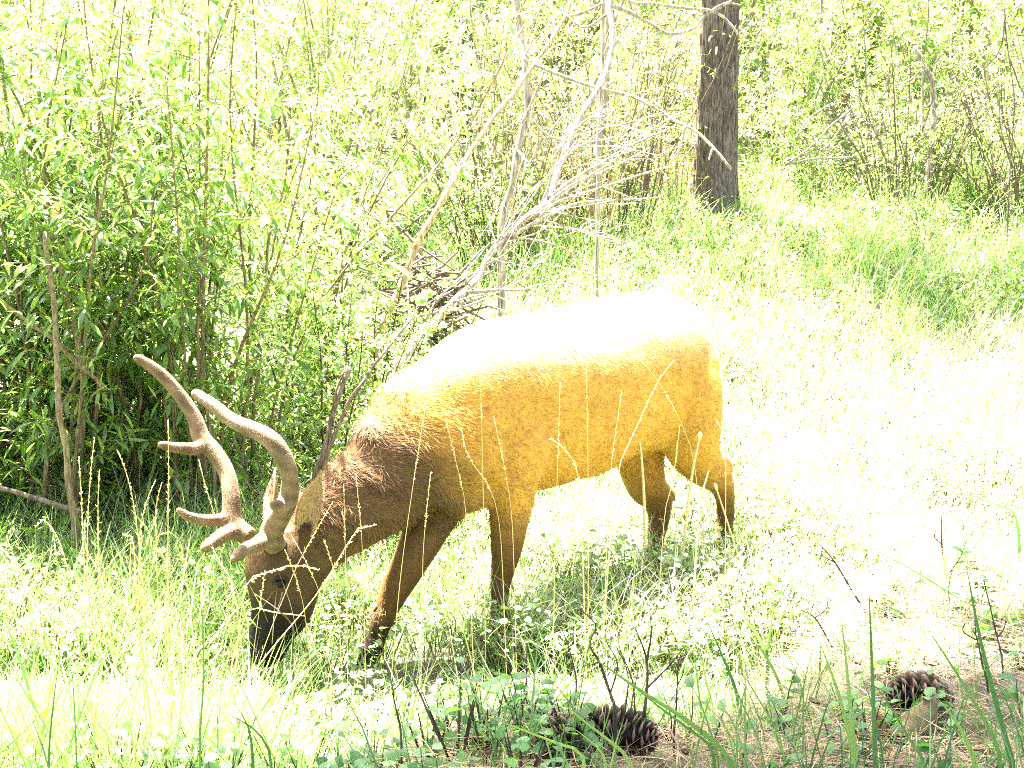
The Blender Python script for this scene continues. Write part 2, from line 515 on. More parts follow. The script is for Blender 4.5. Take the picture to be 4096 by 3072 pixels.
def build_elk():
    mb = MB()
    # torso stations: px, top py, bottom py, depth, half width m
    st = [(2806, 1385, 1720, 6.63, 0.10), (2770, 1268, 1775, 6.58, 0.19), (2718, 1202, 1800, 6.52, 0.235), (2640, 1168, 1800, 6.43, 0.27),
          (2500, 1178, 1818, 6.28, 0.285), (2350, 1212, 1892, 6.11, 0.305), (2200, 1246, 1935, 5.94, 0.31), (2060, 1270, 1968, 5.79, 0.295),
          (1940, 1292, 2012, 5.66, 0.27), (1830, 1345, 2035, 5.55, 0.24), (1740, 1420, 2022, 5.47, 0.2), (1680, 1500, 1990, 5.42, 0.16)]
    top = np.array([P(s[0], s[1], s[3]) for s in st]); bot = np.array([P(s[0], s[2], s[3]) for s in st])
    n = 45
    tp = resample(top, n); bt = resample(bot, n)
    u = np.linspace(0, 1, len(st)); hw = np.interp(np.linspace(0, 1, n), u, [s[4] for s in st])
    C = (tp + bt) / 2; A = (tp - bt) / 2
    T = norm(np.gradient(C, axis=0))
    Bv = norm(np.cross(T, np.array((0, 0, 1.0)))) * hw[:, None]
    ring_loft(mb, C, A, Bv, 36, 2.15)
    # neck and head
    limb(mb, [(1850, 1690, 300, 5.56, 0.21), (1730, 1760, 285, 5.46, 0.19), (1615, 1845, 238, 5.40, 0.165), (1520, 1940, 190, 5.36, 0.145), (1425, 2018, 178, 5.33, 0.13),
              (1340, 2076, 165, 5.31, 0.12), (1262, 2148, 140, 5.29, 0.11), (1200, 2200, 112, 5.28, 0.09)], 6)
    limb(mb, [(1158, 2112, 82, 5.27, 0.075), (1152, 2165, 138, 5.27, 0.1), (1142, 2225, 156, 5.26, 0.112), (1138, 2290, 156, 5.25, 0.115), (1136, 2350, 143, 5.24, 0.108),
              (1130, 2405, 132, 5.23, 0.096), (1116, 2455, 119, 5.22, 0.083), (1092, 2510, 98, 5.21, 0.072), (1077, 2560, 87, 5.205, 0.067), (1066, 2605, 79, 5.2, 0.066),
              (1056, 2640, 60, 5.2, 0.056), (1050, 2664, 26, 5.2, 0.03)], 5)
    limb(mb, [(1290, 2190, 95, 5.28, 0.08), (1245, 2270, 75, 5.25, 0.07), (1215, 2350, 55, 5.24, 0.06)], 5)  # cheek
    # legs
    nf = [(2020, 1500, 60, 5.70, 0.05), (2035, 1640, 120, 5.62, 0.08), (2045, 1800, 135, 5.565, 0.1), (2046, 1950, 92, 5.55, 0.09), (2040, 2050, 76, 5.55, 0.07), (2030, 2150, 62, 5.56), (2022, 2218, 52, 5.56),
          (2010, 2290, 41, 5.57), (2001, 2345, 34, 5.57), (1998, 2420, 30, 5.57), (1999, 2478, 37, 5.57), (1986, 2530, 34, 5.55), (1975, 2565, 40, 5.54)]
    ff = [(1830, 1800, 140, 5.62, 0.09), (1775, 1960, 105, 5.58, 0.09), (1735, 2050, 94, 5.54, 0.08), (1690, 2150, 78, 5.51, 0.065), (1640, 2250, 64, 5.48), (1590, 2345, 56, 5.46), (1555, 2415, 46, 5.45),
          (1525, 2485, 39, 5.44), (1500, 2555, 35, 5.43), (1485, 2605, 39, 5.42), (1470, 2648, 35, 5.41), (1458, 2676, 40, 5.40)]
    nh = [(2690, 1420, 150, 6.47, 0.14), (2735, 1560, 132, 6.38, 0.14), (2752, 1700, 116, 6.36, 0.12), (2775, 1800, 98, 6.42, 0.095), (2828, 1876, 74, 6.48, 0.07), (2880, 1925, 50, 6.54, 0.05), (2899, 1985, 36, 6.57, 0.042),
          (2903, 2060, 30, 6.58), (2900, 2140, 28, 6.58), (2892, 2225, 34, 6.57), (2878, 2280, 31, 6.55), (2868, 2315, 37, 6.54)]
    fh = [(2590, 1600, 150, 6.55, 0.12), (2555, 1760, 110, 6.56, 0.11), (2565, 1860, 84, 6.56, 0.09), (2588, 1935, 74, 6.57, 0.075), (2628, 2000, 56, 6.6, 0.055), (2638, 2062, 40, 6.6, 0.042), (2628, 2127, 33, 6.6), (2620, 2200, 30, 6.59),
          (2612, 2280, 35, 6.57), (2600, 2330, 31, 6.55), (2592, 2360, 37, 6.54)]
    for rows in (nf, ff, nh, fh):
        limb(mb, rows, 5, fat=1.13)
    # hock points and tail stub
    limb(mb, [(2905, 1905, 22, 6.57), (2918, 1868, 20, 6.6), (2890, 1840, 18, 6.56)], 4)
    limb(mb, [(2672, 1990, 24, 6.62), (2690, 1985, 20, 6.64), (2655, 1940, 20, 6.6)], 4)
    limb(mb, [(2800, 1385, 30, 6.68), (2822, 1435, 24, 6.72), (2828, 1490, 18, 6.73), (2824, 1530, 10, 6.72)], 4)
    # brisket fold
    limb(mb, [(1700, 1975, 70, 5.40, 0.08), (1770, 1985, 66, 5.43, 0.1), (1850, 1990, 58, 5.48, 0.1), (1930, 1975, 50, 5.52, 0.08)], 5)
    me = remeshed(mb, 0.0125, 7)
    me.name = 'body'
    me.materials.clear(); me.materials.append(M['fur'])
    v, t = mesh_arrays(me)
    nv = np.empty(len(v) * 3, np.float32); me.vertices.foreach_get('normal', nv); nv = nv.reshape(-1, 3)
    dsp = np.array([mnoise.noise(Vector(a) * 4.5) * 0.007 + mnoise.noise(Vector(a) * 13) * 0.0025 for a in v])
    v = v + nv * dsp[:, None]
    me.vertices.foreach_set('co', v.astype(np.float32).ravel()); me.update()
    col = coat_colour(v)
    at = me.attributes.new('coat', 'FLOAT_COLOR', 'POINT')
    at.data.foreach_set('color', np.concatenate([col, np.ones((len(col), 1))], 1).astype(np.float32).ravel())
    base = P(2200, 2500, 5.9); base[2] = ground_z(base[0], base[1])
    root = empty('elk', tuple(base))
    tag(root, 'bull elk in velvet antlers grazing with its head down in the undergrowth', 'elk')
    off = np.array(base)
    def part(name, mesh, parent=root):
        o = obj(name, mesh, parent)
        if parent is root: o.location = tuple(-off)
        return o
    body = part('body', me)
    def lenf(p):
        d, s = comb_dir(p)
        L = 0.02 + 0.032 * sstep(0.1, 0.4, s) * (1 - sstep(0.85, 1.0, s))
        L = np.where(s > 0.98, 0.008, L)
        return np.where((p[:, 2] < 0.55) & (s < 0.9), 0.009, L)
    f = fur_blades('fur', v, t, 100000, lenf, 0.0016, coat_colour, lambda p: comb_dir(p)[0], M['fur'], root, (0.1, 0.65))
    f.location = tuple(-off)
    # hooves: two toes each
    for (x, y, d) in ((1972, 2588, 5.54), (1452, 2698, 5.39), (2864, 2335, 6.54), (2588, 2380, 6.54)):
        h = MB()
        for sgn in (-1, 1):
            c = P(x, y, d) + np.array((0.018, -0.02, 0)) * sgn
            gz = min(c[2] - 0.02, float(ground_z(c[0], c[1])) + 0.0)
            fw = heading * np.array((1, 1, 0))
            Cs = np.array([c + np.array((0, 0, 0.045)), c + fw * 0.012 + np.array((0, 0, 0.015)), c + fw * 0.025 + np.array((0, 0, -0.015)), c + fw * 0.035 + np.array((0, 0, -0.035))])
            r = np.array((0.024, 0.027, 0.03, 0.031))
            ring_loft(h, Cs, fw[None] * (r * 1.35)[:, None], norm(np.cross(fw, (0, 0, 1)))[None] * (r * 0.62)[:, None], 12, 2.4)
        part('hoof', h.mesh('hoof', M['hoof']))
    # antlers
    vel = np.array((0.135, 0.088, 0.048))
    def antler(beam, tines, label):
        a = MB()
        for rows in [beam] + tines:
            limb(a, rows, 6, fat=1.12)
            # rounded tip
            x, y, r, d = rows[-1][:4]
            c = P(x, y, d); rr = px2m(r, d)
            th = np.linspace(-math.pi / 2, math.pi / 2, 8)
            ring_loft(a, c[None] + np.array((0, 0, 1.0))[None] * (np.sin(th) * rr)[:, None], np.array((1.0, 0, 0))[None] * (np.cos(th) * rr + 1e-4)[:, None],
                      np.array((0, 1.0, 0))[None] * (np.cos(th) * rr + 1e-4)[:, None], 14)
        m = remeshed(a, 0.0065, 4)
        m.materials.clear(); m.materials.append(M['velvet'])
        vv, tt = mesh_arrays(m)
        def vc(p):
            k = 0.8 + 0.3 * np.sin(60 * p[:, 0] + 45 * p[:, 2]) * np.sin(53 * p[:, 2] - 31 * p[:, 1])
            return vel[None] * k[:, None]
        c = vc(vv)
        at = m.attributes.new('coat', 'FLOAT_COLOR', 'POINT')
        at.data.foreach_set('color', np.concatenate([c, np.ones((len(c), 1))], 1).astype(np.float32).ravel())
        m.name = 'antler'
        o = part('antler', m); o['label'] = label
        fz = fur_blades('velvet_fuzz', vv, tt, 7000, lambda p: np.full(len(p), 0.0055), 0.0008, vc, lambda p: np.tile((0, 0, -1.0), (len(p), 1)), M['velvet'], o, (0.5, 1.5))
    antler([(1000, 2150, 34, 5.33), (965, 2128, 36, 5.34), (932, 2085, 35, 5.35), (923, 1976, 31, 5.38), (905, 1888, 29, 5.42), (858, 1811, 31, 5.45), (805, 1752, 33, 5.47), (780, 1676, 27, 5.48), (729, 1594, 24, 5.48), (653, 1506, 23, 5.46), (594, 1459, 20, 5.44), (548, 1432, 17, 5.42)],
           [[(940, 2125, 28, 5.33), (900, 2136, 27, 5.28), (862, 2162, 26, 5.22), (818, 2192, 18, 5.17)],
            [(915, 2070, 26, 5.35), (870, 2081, 22, 5.32), (811, 2080, 20, 5.28), (753, 2066, 17, 5.24), (716, 2042, 13, 5.22)],
            [(815, 1775, 26, 5.46), (778, 1795, 24, 5.42), (723, 1792, 20, 5.37), (675, 1786, 18, 5.33), (643, 1778, 14, 5.3)]],
           'antler with a clear third tine half way up the beam')
    antler([(1108, 2185, 40, 5.18), (1085, 2140, 42, 5.14), (1118, 2064, 40, 5.08), (1152, 2000, 36, 5.03), (1159, 1917, 31, 4.98), (1140, 1841, 32, 4.95), (1093, 1770, 34, 4.95), (1035, 1729, 31, 4.97), (929, 1682, 26, 5.03), (847, 1617, 23, 5.08), (782, 1574, 19, 5.12)],
           [[(1080, 2150, 34, 5.13), (1040, 2176, 27, 5.06), (988, 2194, 25, 4.99), (950, 2222, 22, 4.95), (935, 2236, 17, 4.93)],
            [(1150, 2010, 30, 5.02), (1120, 2024, 24, 4.95), (1095, 2020, 19, 4.9)]],
           'antler with a short stub tine pointing forward')
    # burr rings
    # ears
    def ear(basep, tipp, half, nrm, label):
        basep = np.array(basep); tipp = np.array(tipp)
        ax = tipp - basep; Ln = np.linalg.norm(ax); ax = ax / Ln
        nrm = norm(np.array(nrm) - ax * np.dot(nrm, ax)); sd = np.cross(ax, nrm)
        nu, nv = 12, 9
        V = []
        for lay in (0, 1):
            for i in range(nu + 1):
                tq = i / nu
                w = half * (0.45 + 0.55 * math.sin(math.pi * min(1, tq * 1.0 + 0.12) ** 0.9)) * (1 - max(0, tq - 0.72) / 0.28) ** 0.75
                if tq >= 0.999: w = 0.0008
                for j in range(nv):
                    s_ = -1 + 2 * j / (nv - 1)
                    cup = (s_ * s_) * w * 0.75 - 0.3 * w
                    V.append(basep + ax * Ln * tq + sd * s_ * w + nrm * (cup - lay * 0.006 * (1 - tq * 0.6)))
        V = np.array(V); F = []
        m_ = (nu + 1) * nv
        for i in range(nu):
            for j in range(nv - 1):
                a_ = i * nv + j
                F.append((a_, a_ + 1, a_ + nv + 1, a_ + nv)); F.append((m_ + a_, m_ + a_ + nv, m_ + a_ + nv + 1, m_ + a_ + 1))
            for j in (0, nv - 1):
                a_ = i * nv + j; F.append((a_, a_ + nv, m_ + a_ + nv, m_ + a_) if j == 0 else (a_, m_ + a_, m_ + a_ + nv, a_ + nv))
        c = np.zeros((len(V), 3)); c[:m_] = (0.3, 0.2, 0.11); c[m_:] = (0.08, 0.04, 0.013)
        em = mesh_np('ear', V, [np.array(F)], M['fur'], {'coat': c})
        o = part('ear', em); o['label'] = label
        vv, tt = mesh_arrays(em)
        fur_blades('ear_hair', vv, tt, 1000, lambda p: np.full(len(p), 0.014), 0.0012, lambda p: np.tile((0.26, 0.17, 0.085), (len(p), 1)), lambda p: np.tile(ax, (len(p), 1)), M['fur'], o, (0.2, 0.7))
    ear(P(1222, 2130, 5.19), P(1288, 1884, 5.1), 0.052, (-0.35, -0.9, 0.1), 'ear with its pale inside turned to the viewer')
    ear(P(1085, 2090, 5.36), P(1100, 1872, 5.48), 0.045, (-0.7, -0.6, 0.0), 'ear half hidden behind an antler')
    # eye
    def ball(c, r, n=12, sq=(1, 1, 1)):
        th = np.linspace(-math.pi / 2, math.pi / 2, n)
        e = MB()
        ring_loft(e, np.array(c)[None] + np.array((0, 0, 1.0))[None] * (np.sin(th) * r * sq[2])[:, None], np.array((1.0, 0, 0))[None] * (np.cos(th) * r * sq[0] + 1e-4)[:, None],
                  np.array((0, 1.0, 0))[None] * (np.cos(th) * r * sq[1] + 1e-4)[:, None], 16)
        return e
    ec = P(1125, 2330, 5.138)
    part('eye', ball(ec, 0.019).mesh('eye', M['eye']))
    lid = MB()
    th = np.linspace(0, math.pi, 9)
    tube(lid, np.array([ec + np.array((-0.028 * math.cos(a), -0.013, 0.02 * math.sin(a) + 0.002)) for a in th]), 0.007, 6)
    lm = lid.mesh('eyelid', M['fur'])
    at = lm.attributes.new('coat', 'FLOAT_COLOR', 'POINT'); at.data.foreach_set('color', np.tile((0.02, 0.011, 0.005, 1), len(lm.vertices)).astype(np.float32))
    part('eyelid', lm)
    part('nostril', ball(P(1022, 2622, 5.142), 0.015, 10, (0.9, 0.5, 1.3)).mesh('nostril', M['eye']))
    return root
ELK = build_elk()
# ------------------------------------------------------------------ trees
def build_conifer():
    base = P(2858, 835, 14.0)
    gz = float(ground_z(base[0], base[1]))
    root = empty('conifer_tree', (base[0], base[1], gz))
    tag(root, 'thick straight conifer trunk with furrowed grey brown bark beyond the elk', 'tree')
    H, nr, ns = 9.0, 260, 72
    z = np.concatenate([np.linspace(-0.15, 4.2, nr - 40), np.linspace(4.3, H, 40)])
    a = np.linspace(0, 2 * math.pi, ns, endpoint=False)
    V = np.zeros((nr, ns, 3))
    for i in range(nr):
        r0 = 0.222 - 0.012 * z[i] + 0.11 * math.exp(-max(z[i], 0) / 0.22)
        for j in range(ns):
            x, y = math.cos(a[j]), math.sin(a[j])
            w = mnoise.noise(Vector((x * 2.2, y * 2.2, z[i] * 0.9))) * 0.9
            rid = mnoise.noise(Vector((x * 6.5 + w, y * 6.5 + w, z[i] * 1.1)))
            f = 1 - min(1, abs(rid) * 3.2)
            fine = mnoise.noise(Vector((x * 16, y * 16, z[i] * 5)))
            brk = mnoise.noise(Vector((x * 5 + 9, y * 5, z[i] * 4.5)))
            r = r0 - 0.042 * f ** 1.5 + 0.008 * fine + 0.01 * max(0, brk)
            V[i, j] = (x * r + 0.012 * z[i], y * r, z[i])
    idx = np.arange(nr * ns).reshape(nr, ns)
    q = np.stack([idx[:-1], np.roll(idx[:-1], -1, 1), np.roll(idx[1:], -1, 1), idx[1:]], -1).reshape(-1, 4)
    obj('trunk', mesh_np('trunk', V.reshape(-1, 3), [q], M['bark']), root)
    # broken stubs on the trunk
    for (zz, an, L) in ((1.86, -2.0, 0.14), (1.75, -1.75, 0.2), (2.6, -0.9, 0.12)):
        mb = MB(); c = np.array((math.cos(an) * 0.19, math.sin(an) * 0.19, zz)); d = np.array((math.cos(an), math.sin(an), -0.5))
        tube(mb, resample([c, c + d * L * 0.5 + (0, 0, 0.02), c + d * L], 6), np.linspace(0.016, 0.008, 6), 7)
        obj('branch_stub', mb.mesh('branch_stub', M['dead']), root)
    # high limbs and needle crown above the picture
    pos, dr = [], []
    g = np.random.default_rng(11)
    for k in range(34):
        zz = 5.0 + 3.9 * k / 34 + g.uniform(-0.2, 0.2); an = k * 2.4 + g.uniform(-0.3, 0.3)
        L = (2.7 - 0.22 * (zz - 4.8)) * g.uniform(0.7, 1.1)
        p0 = np.array((0.012 * zz, 0, zz)); d = np.array((math.cos(an), math.sin(an), 0.12))
        path = resample([p0, p0 + d * L * 0.5 + (0, 0, 0.05), p0 + d * L + (0, 0, -0.25)], 8)
        mb = MB(); tube(mb, path, np.linspace(0.035, 0.01, 8), 6)
        obj('limb', mb.mesh('limb', M['bark']), root)
        for t in np.linspace(0.3, 1, 18):
            c = path[min(7, int(t * 7))] + g.normal(0, 0.16, 3)
            for _ in range(50):
                pos.append(c + g.normal(0, 0.05, 3)); dr.append(g.normal(0, 1, 3) + (0, 0, 0.4) + d * 0.5)
    pos = np.array(pos); dr = np.array(dr); n = len(pos)
    V, F, k = simple_leaves_np(pos, dr, g.normal(0, 1, (n, 3)), g.uniform(0.14, 0.22, n), np.full(n, 0.011))
    o = obj('crown', mesh_np('crown', V, F, M['pine'], {'tint': np.repeat(g.random(n), k)}, False), root); o['kind'] = 'stuff'
build_conifer()

def build_camera_pine():
    """the pine the camera is strapped to: it drops the cones; its unseen boughs are placed and thickened to shade the bank"""
    x0, y0 = 0.35, -0.55
    root = empty('shade_pine', (x0, y0, float(ground_z(x0, y0))))
    tag(root, 'tall pine out of view, its boughs shaped to shade the needle covered bank and its cones', 'tree')
    g = np.random.default_rng(21)
    mb = MB(); tube(mb, [(0, 0, -0.2), (0, 0, 3), (0.03, 0, 7), (0.05, 0, 11)], [0.27, 0.22, 0.16, 0.06], 20)
    obj('trunk', mb.mesh('trunk', M['bark']), root)
    pos, dr = [], []
    boughs = [(3.7 + 1.3 * ((i * 0.618) % 1), -3.3 + 4.8 * ((i * 0.382 + 0.1) % 1), 4.3 + 1.0 * ((i * 0.27) % 1), g.uniform(-0.1, 0.2)) for i in range(30)]  # unseen boughs, set and thickened for the shade they cast
    boughs += [(7.4, 1.5, -2.5, 0.2), (6.8, -2.0, -2.6, 0.2), (8.2, 0.5, 2.5, 0.3), (9.2, -1.4, 0.6, 0.4), (9.6, 1.3, -0.6, 0.4)]
    for k, (zz, ex, ey, dz) in enumerate(boughs):
        p0 = np.array((0.02, 0, zz)); p2 = np.array((ex, ey, zz + dz))
        path = resample([p0, (p0 + p2) / 2 + (0, 0, 0.25), p2], 14)
        mb = MB(); tube(mb, path, np.linspace(0.04, 0.008, 14), 6)
        limb_o = obj('limb', mb.mesh('limb', M['bark']), root)
        tw = MB()
        for t in np.linspace(0.6, 1, 13):
            c = path[min(13, int(t * 13))]
            for _ in range(4):
                e = c + np.array((g.normal(0, 0.4), g.normal(0, 0.36), g.normal(0.05, 0.14)))
                tube(tw, [c, (c + e) / 2 + (0, 0, 0.02), e], [0.006, 0.005, 0.004], 4)
                for _ in range(60):
                    pos.append(e + g.normal(0, 0.03, 3)); dr.append(norm(e - c) * 0.9 + norm(g.normal(0, 1, 3)))
        o = obj('twigs', tw.mesh('twigs', M['bark']), limb_o); o['kind'] = 'stuff'
    pos = np.array(pos); dr = np.array(dr); n = len(pos)
    V, F, k = simple_leaves_np(pos, dr, g.normal(0, 1, (n, 3)), g.uniform(0.13, 0.2, n), np.full(n, 0.010))
    o = obj('crown', mesh_np('crown', V, F, M['pine'], {'tint': np.repeat(g.random(n), k)}, False), root); o['kind'] = 'stuff'
build_camera_pine()

# ------------------------------------------------------------------ leafy shrubs
def unit_leaf(name, prof, mat, wl, tints):
    out = []
    for t in tints:
        V, F, k = leaves_np(np.zeros((1, 3)), np.array([(0, 1.0, 0)]), np.array([(0, 0, 1.0)]), np.array([1.0]), np.array([wl]), prof, 0.18, 0.3)
        out.append(mesh_np(name, V, F, mat, {'tint': np.full(len(V), t)}))
    return out

def shrub_data(seed, H, spread, nst, twigs, lpt, llen, lw, tl=(0.2, 0.5), base_r=0.25, stem_r=0.012, lo=0.12, droop=0.35, bend_in=0.25):
    """stems (list of (path, radii)), twig paths and leaf arrays of one shrub, base at the origin"""
    g = np.random.default_rng(seed)
    stems, tws = [], []
    lp, ld, ln = [], [], []
    for i in range(nst):
        an = g.uniform(0, 2 * math.pi); b = np.array((math.cos(an), math.sin(an), 0))
        p0 = b * base_r * math.sqrt(g.random()) + np.array((0, 0, -0.05))
        h = H * g.uniform(0.6, 1.0); sp = spread * g.uniform(0.25, 1.0)
        wob = g.normal(0, 0.06 * H, 3) * np.array((1, 1, 0))
        path = resample([p0, p0 + b * sp * 0.3 + (0, 0, h * 0.36), p0 + b * sp * 0.68 + wob + (0, 0, h * 0.72), p0 + b * sp * (1 + bend_in * g.random()) + wob + (0, 0, h)], 12)
        stems.append((path, np.linspace(stem_r * g.uniform(0.7, 1.3), 0.003, 12)))
        for j in range(twigs):
            t = lo + (1 - lo) * (j + g.random()) / twigs
            f = t * 11; k = min(10, int(f)); c = path[k] + (path[k + 1] - path[k]) * (f - k)
            ta = g.uniform(0, 2 * math.pi); o = np.array((math.cos(ta), math.sin(ta), g.uniform(0.2, 1.0)))
            L = g.uniform(*tl) * (1.15 - 0.55 * t)
            tp = resample([c, c + norm(o) * L * 0.55, c + norm(o) * L + np.array((o[0], o[1], 0)) * 0.12 * L - (0, 0, 0.12 * L)], 5)
            tws.append((tp, np.array((0.0035, 0.003, 0.0025, 0.002, 0.0012))))
            m = lpt
            tt = (np.arange(m) + g.random(m)) / m
            q = np.stack([np.interp(tt, np.linspace(0, 1, 5), tp[:, a_]) for a_ in range(3)], 1)
            tan = norm(tp[-1] - tp[0])
            sd = norm(np.cross(tan, (0, 0, 1)))
            ang = np.arange(m) * 2.4 + g.uniform(0, 6)
            rad = np.cos(ang)[:, None] * sd + np.sin(ang)[:, None] * norm(np.cross(sd, tan))
            dd = tan * 0.6 + rad * 0.9 + np.array((0, 0, -droop)) + g.normal(0, 0.15, (m, 3))
            lp.append(q); ld.append(dd)
            ln.append(np.array((0, 0, 1.0)) + 0.5 * rad + g.normal(0, 0.35, (m, 3)))
    lp, ld, ln = map(np.concatenate, (lp, ld, ln))
    n = len(lp)
    L = g.uniform(llen[0], llen[1], n)
    return dict(stems=stems, twigs=tws, p=lp, d=ld, n=ln, L=L, W=L * lw * g.uniform(0.8, 1.2, n), t=g.random(n))

def place_shrub(name, label, cat, data, loc, rz, s, leafmat, stemmat, prof, leaf_units, n_parts=0, group=None, lw=0.2, single_stems=True, detail=True, twigmat=None):
    root = empty(name, loc, rz, s)
    tag(root, label, cat, group)
    twigmat = twigmat or stemmat
    mb = None
    if single_stems:
        for path, r in data['stems']:
            m1 = MB(); tube(m1, path, r, 6); obj('stem', m1.mesh('stem', stemmat), root)
    mb = MB()
    if not single_stems:
        for path, r in data['stems']: tube(mb, path, r, 5)
    for path, r in data['twigs']: tube(mb, path, r, 3, cap=False)
    o = obj('twigs', mb.mesh('twigs', twigmat), root); o['kind'] = 'stuff'
    p, d, n, L, W, t = (data[k] for k in ('p', 'd', 'n', 'L', 'W', 't'))
    mask = np.ones(len(p), bool)
    if n_parts:
        R = np.array(Matrix.Rotation(rz, 3, 'Z'))
        w = (p @ R.T) * s + np.array(loc)
        dist = np.linalg.norm(w - np.array((0, 0, CAM_Z)), axis=1)
        # leaves inside the picture, nearest first
        yc = w[:, 1] * CP - (w[:, 2] - CAM_Z) * SP
        xi = w[:, 0] / yc * FPX + 2048; yi = 1536 - ((w[:, 2] - CAM_Z) * CP + w[:, 1] * SP) / yc * FPX
        ok = (xi > 0) & (xi < 4096) & (yi > 0) & (yi < 3072)
        order = np.argsort(np.where(ok, dist / np.maximum(L, 1e-4) * 0.05, 1e9))[:n_parts]
        order = order[ok[order]]
        mask[order] = False
        dd = norm(d); sd = norm(np.cross(dd, n)); nn = np.cross(sd, dd)
        for i in order:
            lo = obj('leaf', leaf_units[int(t[i] * 3.99) % len(leaf_units)], root)
            m4 = Matrix(((-sd[i][0] * L[i], dd[i][0] * L[i], nn[i][0] * L[i], p[i][0]), (-sd[i][1] * L[i], dd[i][1] * L[i], nn[i][1] * L[i], p[i][1]), (-sd[i][2] * L[i], dd[i][2] * L[i], nn[i][2] * L[i], p[i][2]), (0, 0, 0, 1)))
            lo.matrix_basis = m4
    if detail:
        V, F, k = leaves_np(p[mask], d[mask], n[mask], L[mask], W[mask], prof)
    else:
        V, F, k = simple_leaves_np(p[mask], d[mask], n[mask], L[mask], W[mask])
    o = obj('foliage', mesh_np('foliage', V, F, leafmat, {'tint': np.repeat(t[mask], k)}), root); o['kind'] = 'stuff'
    return root

def at_ground(x, y, dz=0.0):
    return (x, y, float(ground_z(x, y)) + dz)

WL = unit_leaf('leaf', LANCE, M['willow'], 0.21, (0.1, 0.35, 0.65, 0.9))
RL = unit_leaf('leaf', OVAL, M['rose'], 0.55, (0.1, 0.35, 0.65, 0.9))
FL = unit_leaf('leaf', OVAL, M['sprig'], 0.6, (0.1, 0.35, 0.65, 0.9))

# the willow clump on the left
for i, (x, y, H, sp, nst, tw, lpt, label) in enumerate([
        (-1.75, 7.3, 3.3, 1.05, 17, 21, 15, 'tall dark leaved willow bush right behind the elk antlers'),
        (-2.55, 6.9, 3.4, 1.05, 17, 21, 15, 'dense willow bush with long narrow leaves left of the elk antlers'),
        (-2.75, 8.4, 4.0, 1.3, 14, 18, 14, 'taller sunlit willow bush rising behind the dark leaved willow'),
        (-1.6, 8.9, 3.7, 1.2, 13, 18, 14, 'bright pale willow bush standing behind the small leaved shrub'),
        (-2.2, 7.75, 2.7, 0.8, 18, 22, 16, 'shorter dense willow bush filling the dark gap behind the antler tips'),
        (-3.1, 7.2, 2.6, 0.8, 17, 20, 16, 'shorter shaded willow bush beside the bare upright brown stem'),
        (-3.5, 7.6, 3.9, 1.2, 13, 18, 14, 'willow bush with bare grey lower stems beside the bare upright stem')]):
    D = shrub_data(40 + i, H, sp, nst, tw, lpt, (0.075, 0.13), 0.21, (0.25, 0.55), 0.36, 0.014, 0.05)
    place_shrub('willow_bush', label, 'bush', D, at_ground(x, y), 0.7 * i, 1.0, M['willow'], M['stem'], LANCE, WL, 300 if i < 3 else 200)

# smaller leaved shrubs between the willow and the elk's back
for i, (x, y, H, sp, label) in enumerate([
        (-1.05, 7.7, 1.35, 0.5, 'small leaved shrub growing between the antlers and the elk neck'),
        (-1.0, 8.7, 1.15, 0.5, 'bright small leaved shrub behind the elk neck and leaning sapling'),
        (-1.6, 9.9, 1.7, 0.6, 'small leaved shrub beside the dark brush pile'),
        (-0.2, 12.2, 1.3, 0.6, 'round low shrub behind the forked grey dead saplings')]):
    D = shrub_data(60 + i, H, sp, 16, 15, 15, (0.022, 0.042), 0.6, (0.12, 0.32), 0.25, 0.008, 0.1, 0.05)
    place_shrub('small_leaved_shrub', label, 'shrub', D, at_ground(x, y), 0.9 * i, 1.0, M['rose'], M['twig'], OVAL, RL, 250)

# thicket on the slope behind: four kinds, copied
def thicket_kind(seed, H, sp, nst, tw, lpt):
    D = shrub_data(seed, H, sp, nst, tw, lpt, (0.05, 0.085), 0.42, (0.25, 0.6), 0.4, 0.02, 0.08, 0.15)
    m1 = MB()
    for path, r in D['stems']: tube(m1, path, r, 5)
    for path, r in D['twigs']: tube(m1, path, r, 3, cap=False)
    V, F, k = simple_leaves_np(D['p'], D['d'], D['n'], D['L'], D['W'])
    return m1.mesh('stems', M['dead']), mesh_np('foliage', V, F, M['thicket'], {'tint': np.repeat(D['t'], k)})
TK = [thicket_kind(81, 3.0, 1.1, 18, 18, 13), thicket_kind(82, 2.5, 1.2, 20, 16, 13), thicket_kind(83, 3.4, 1.0, 16, 20, 13), thicket_kind(84, 1.7, 1.0, 18, 14, 13)]
g = np.random.default_rng(5)
spots = []
def bush(k, x, y, s, label, group):
    r = empty('thicket_bush', at_ground(x, y), g.uniform(0, 6.28), s)
    tag(r, label, 'bush', group)
    obj('stems', TK[k][0], r); o = obj('foliage', TK[k][1], r); o['kind'] = 'stuff'
for k, x, y, s in [(2, -4.4, 12.0, 1.2), (0, -3.0, 12.6, 1.25), (2, -1.6, 13.4, 1.1), (0, -0.6, 14.2, 1.1), (1, 0.5, 15.0, 1.1), (0, -5.6, 14.0, 1.3), (1, -3.9, 15.2, 1.3), (2, -2.3, 16.0, 1.2)]:
    bush(k, x + g.uniform(-.2, .2), y, s, 'leafy thicket bush on the slope behind the willows and dead saplings', 'thicket bushes behind the willows')
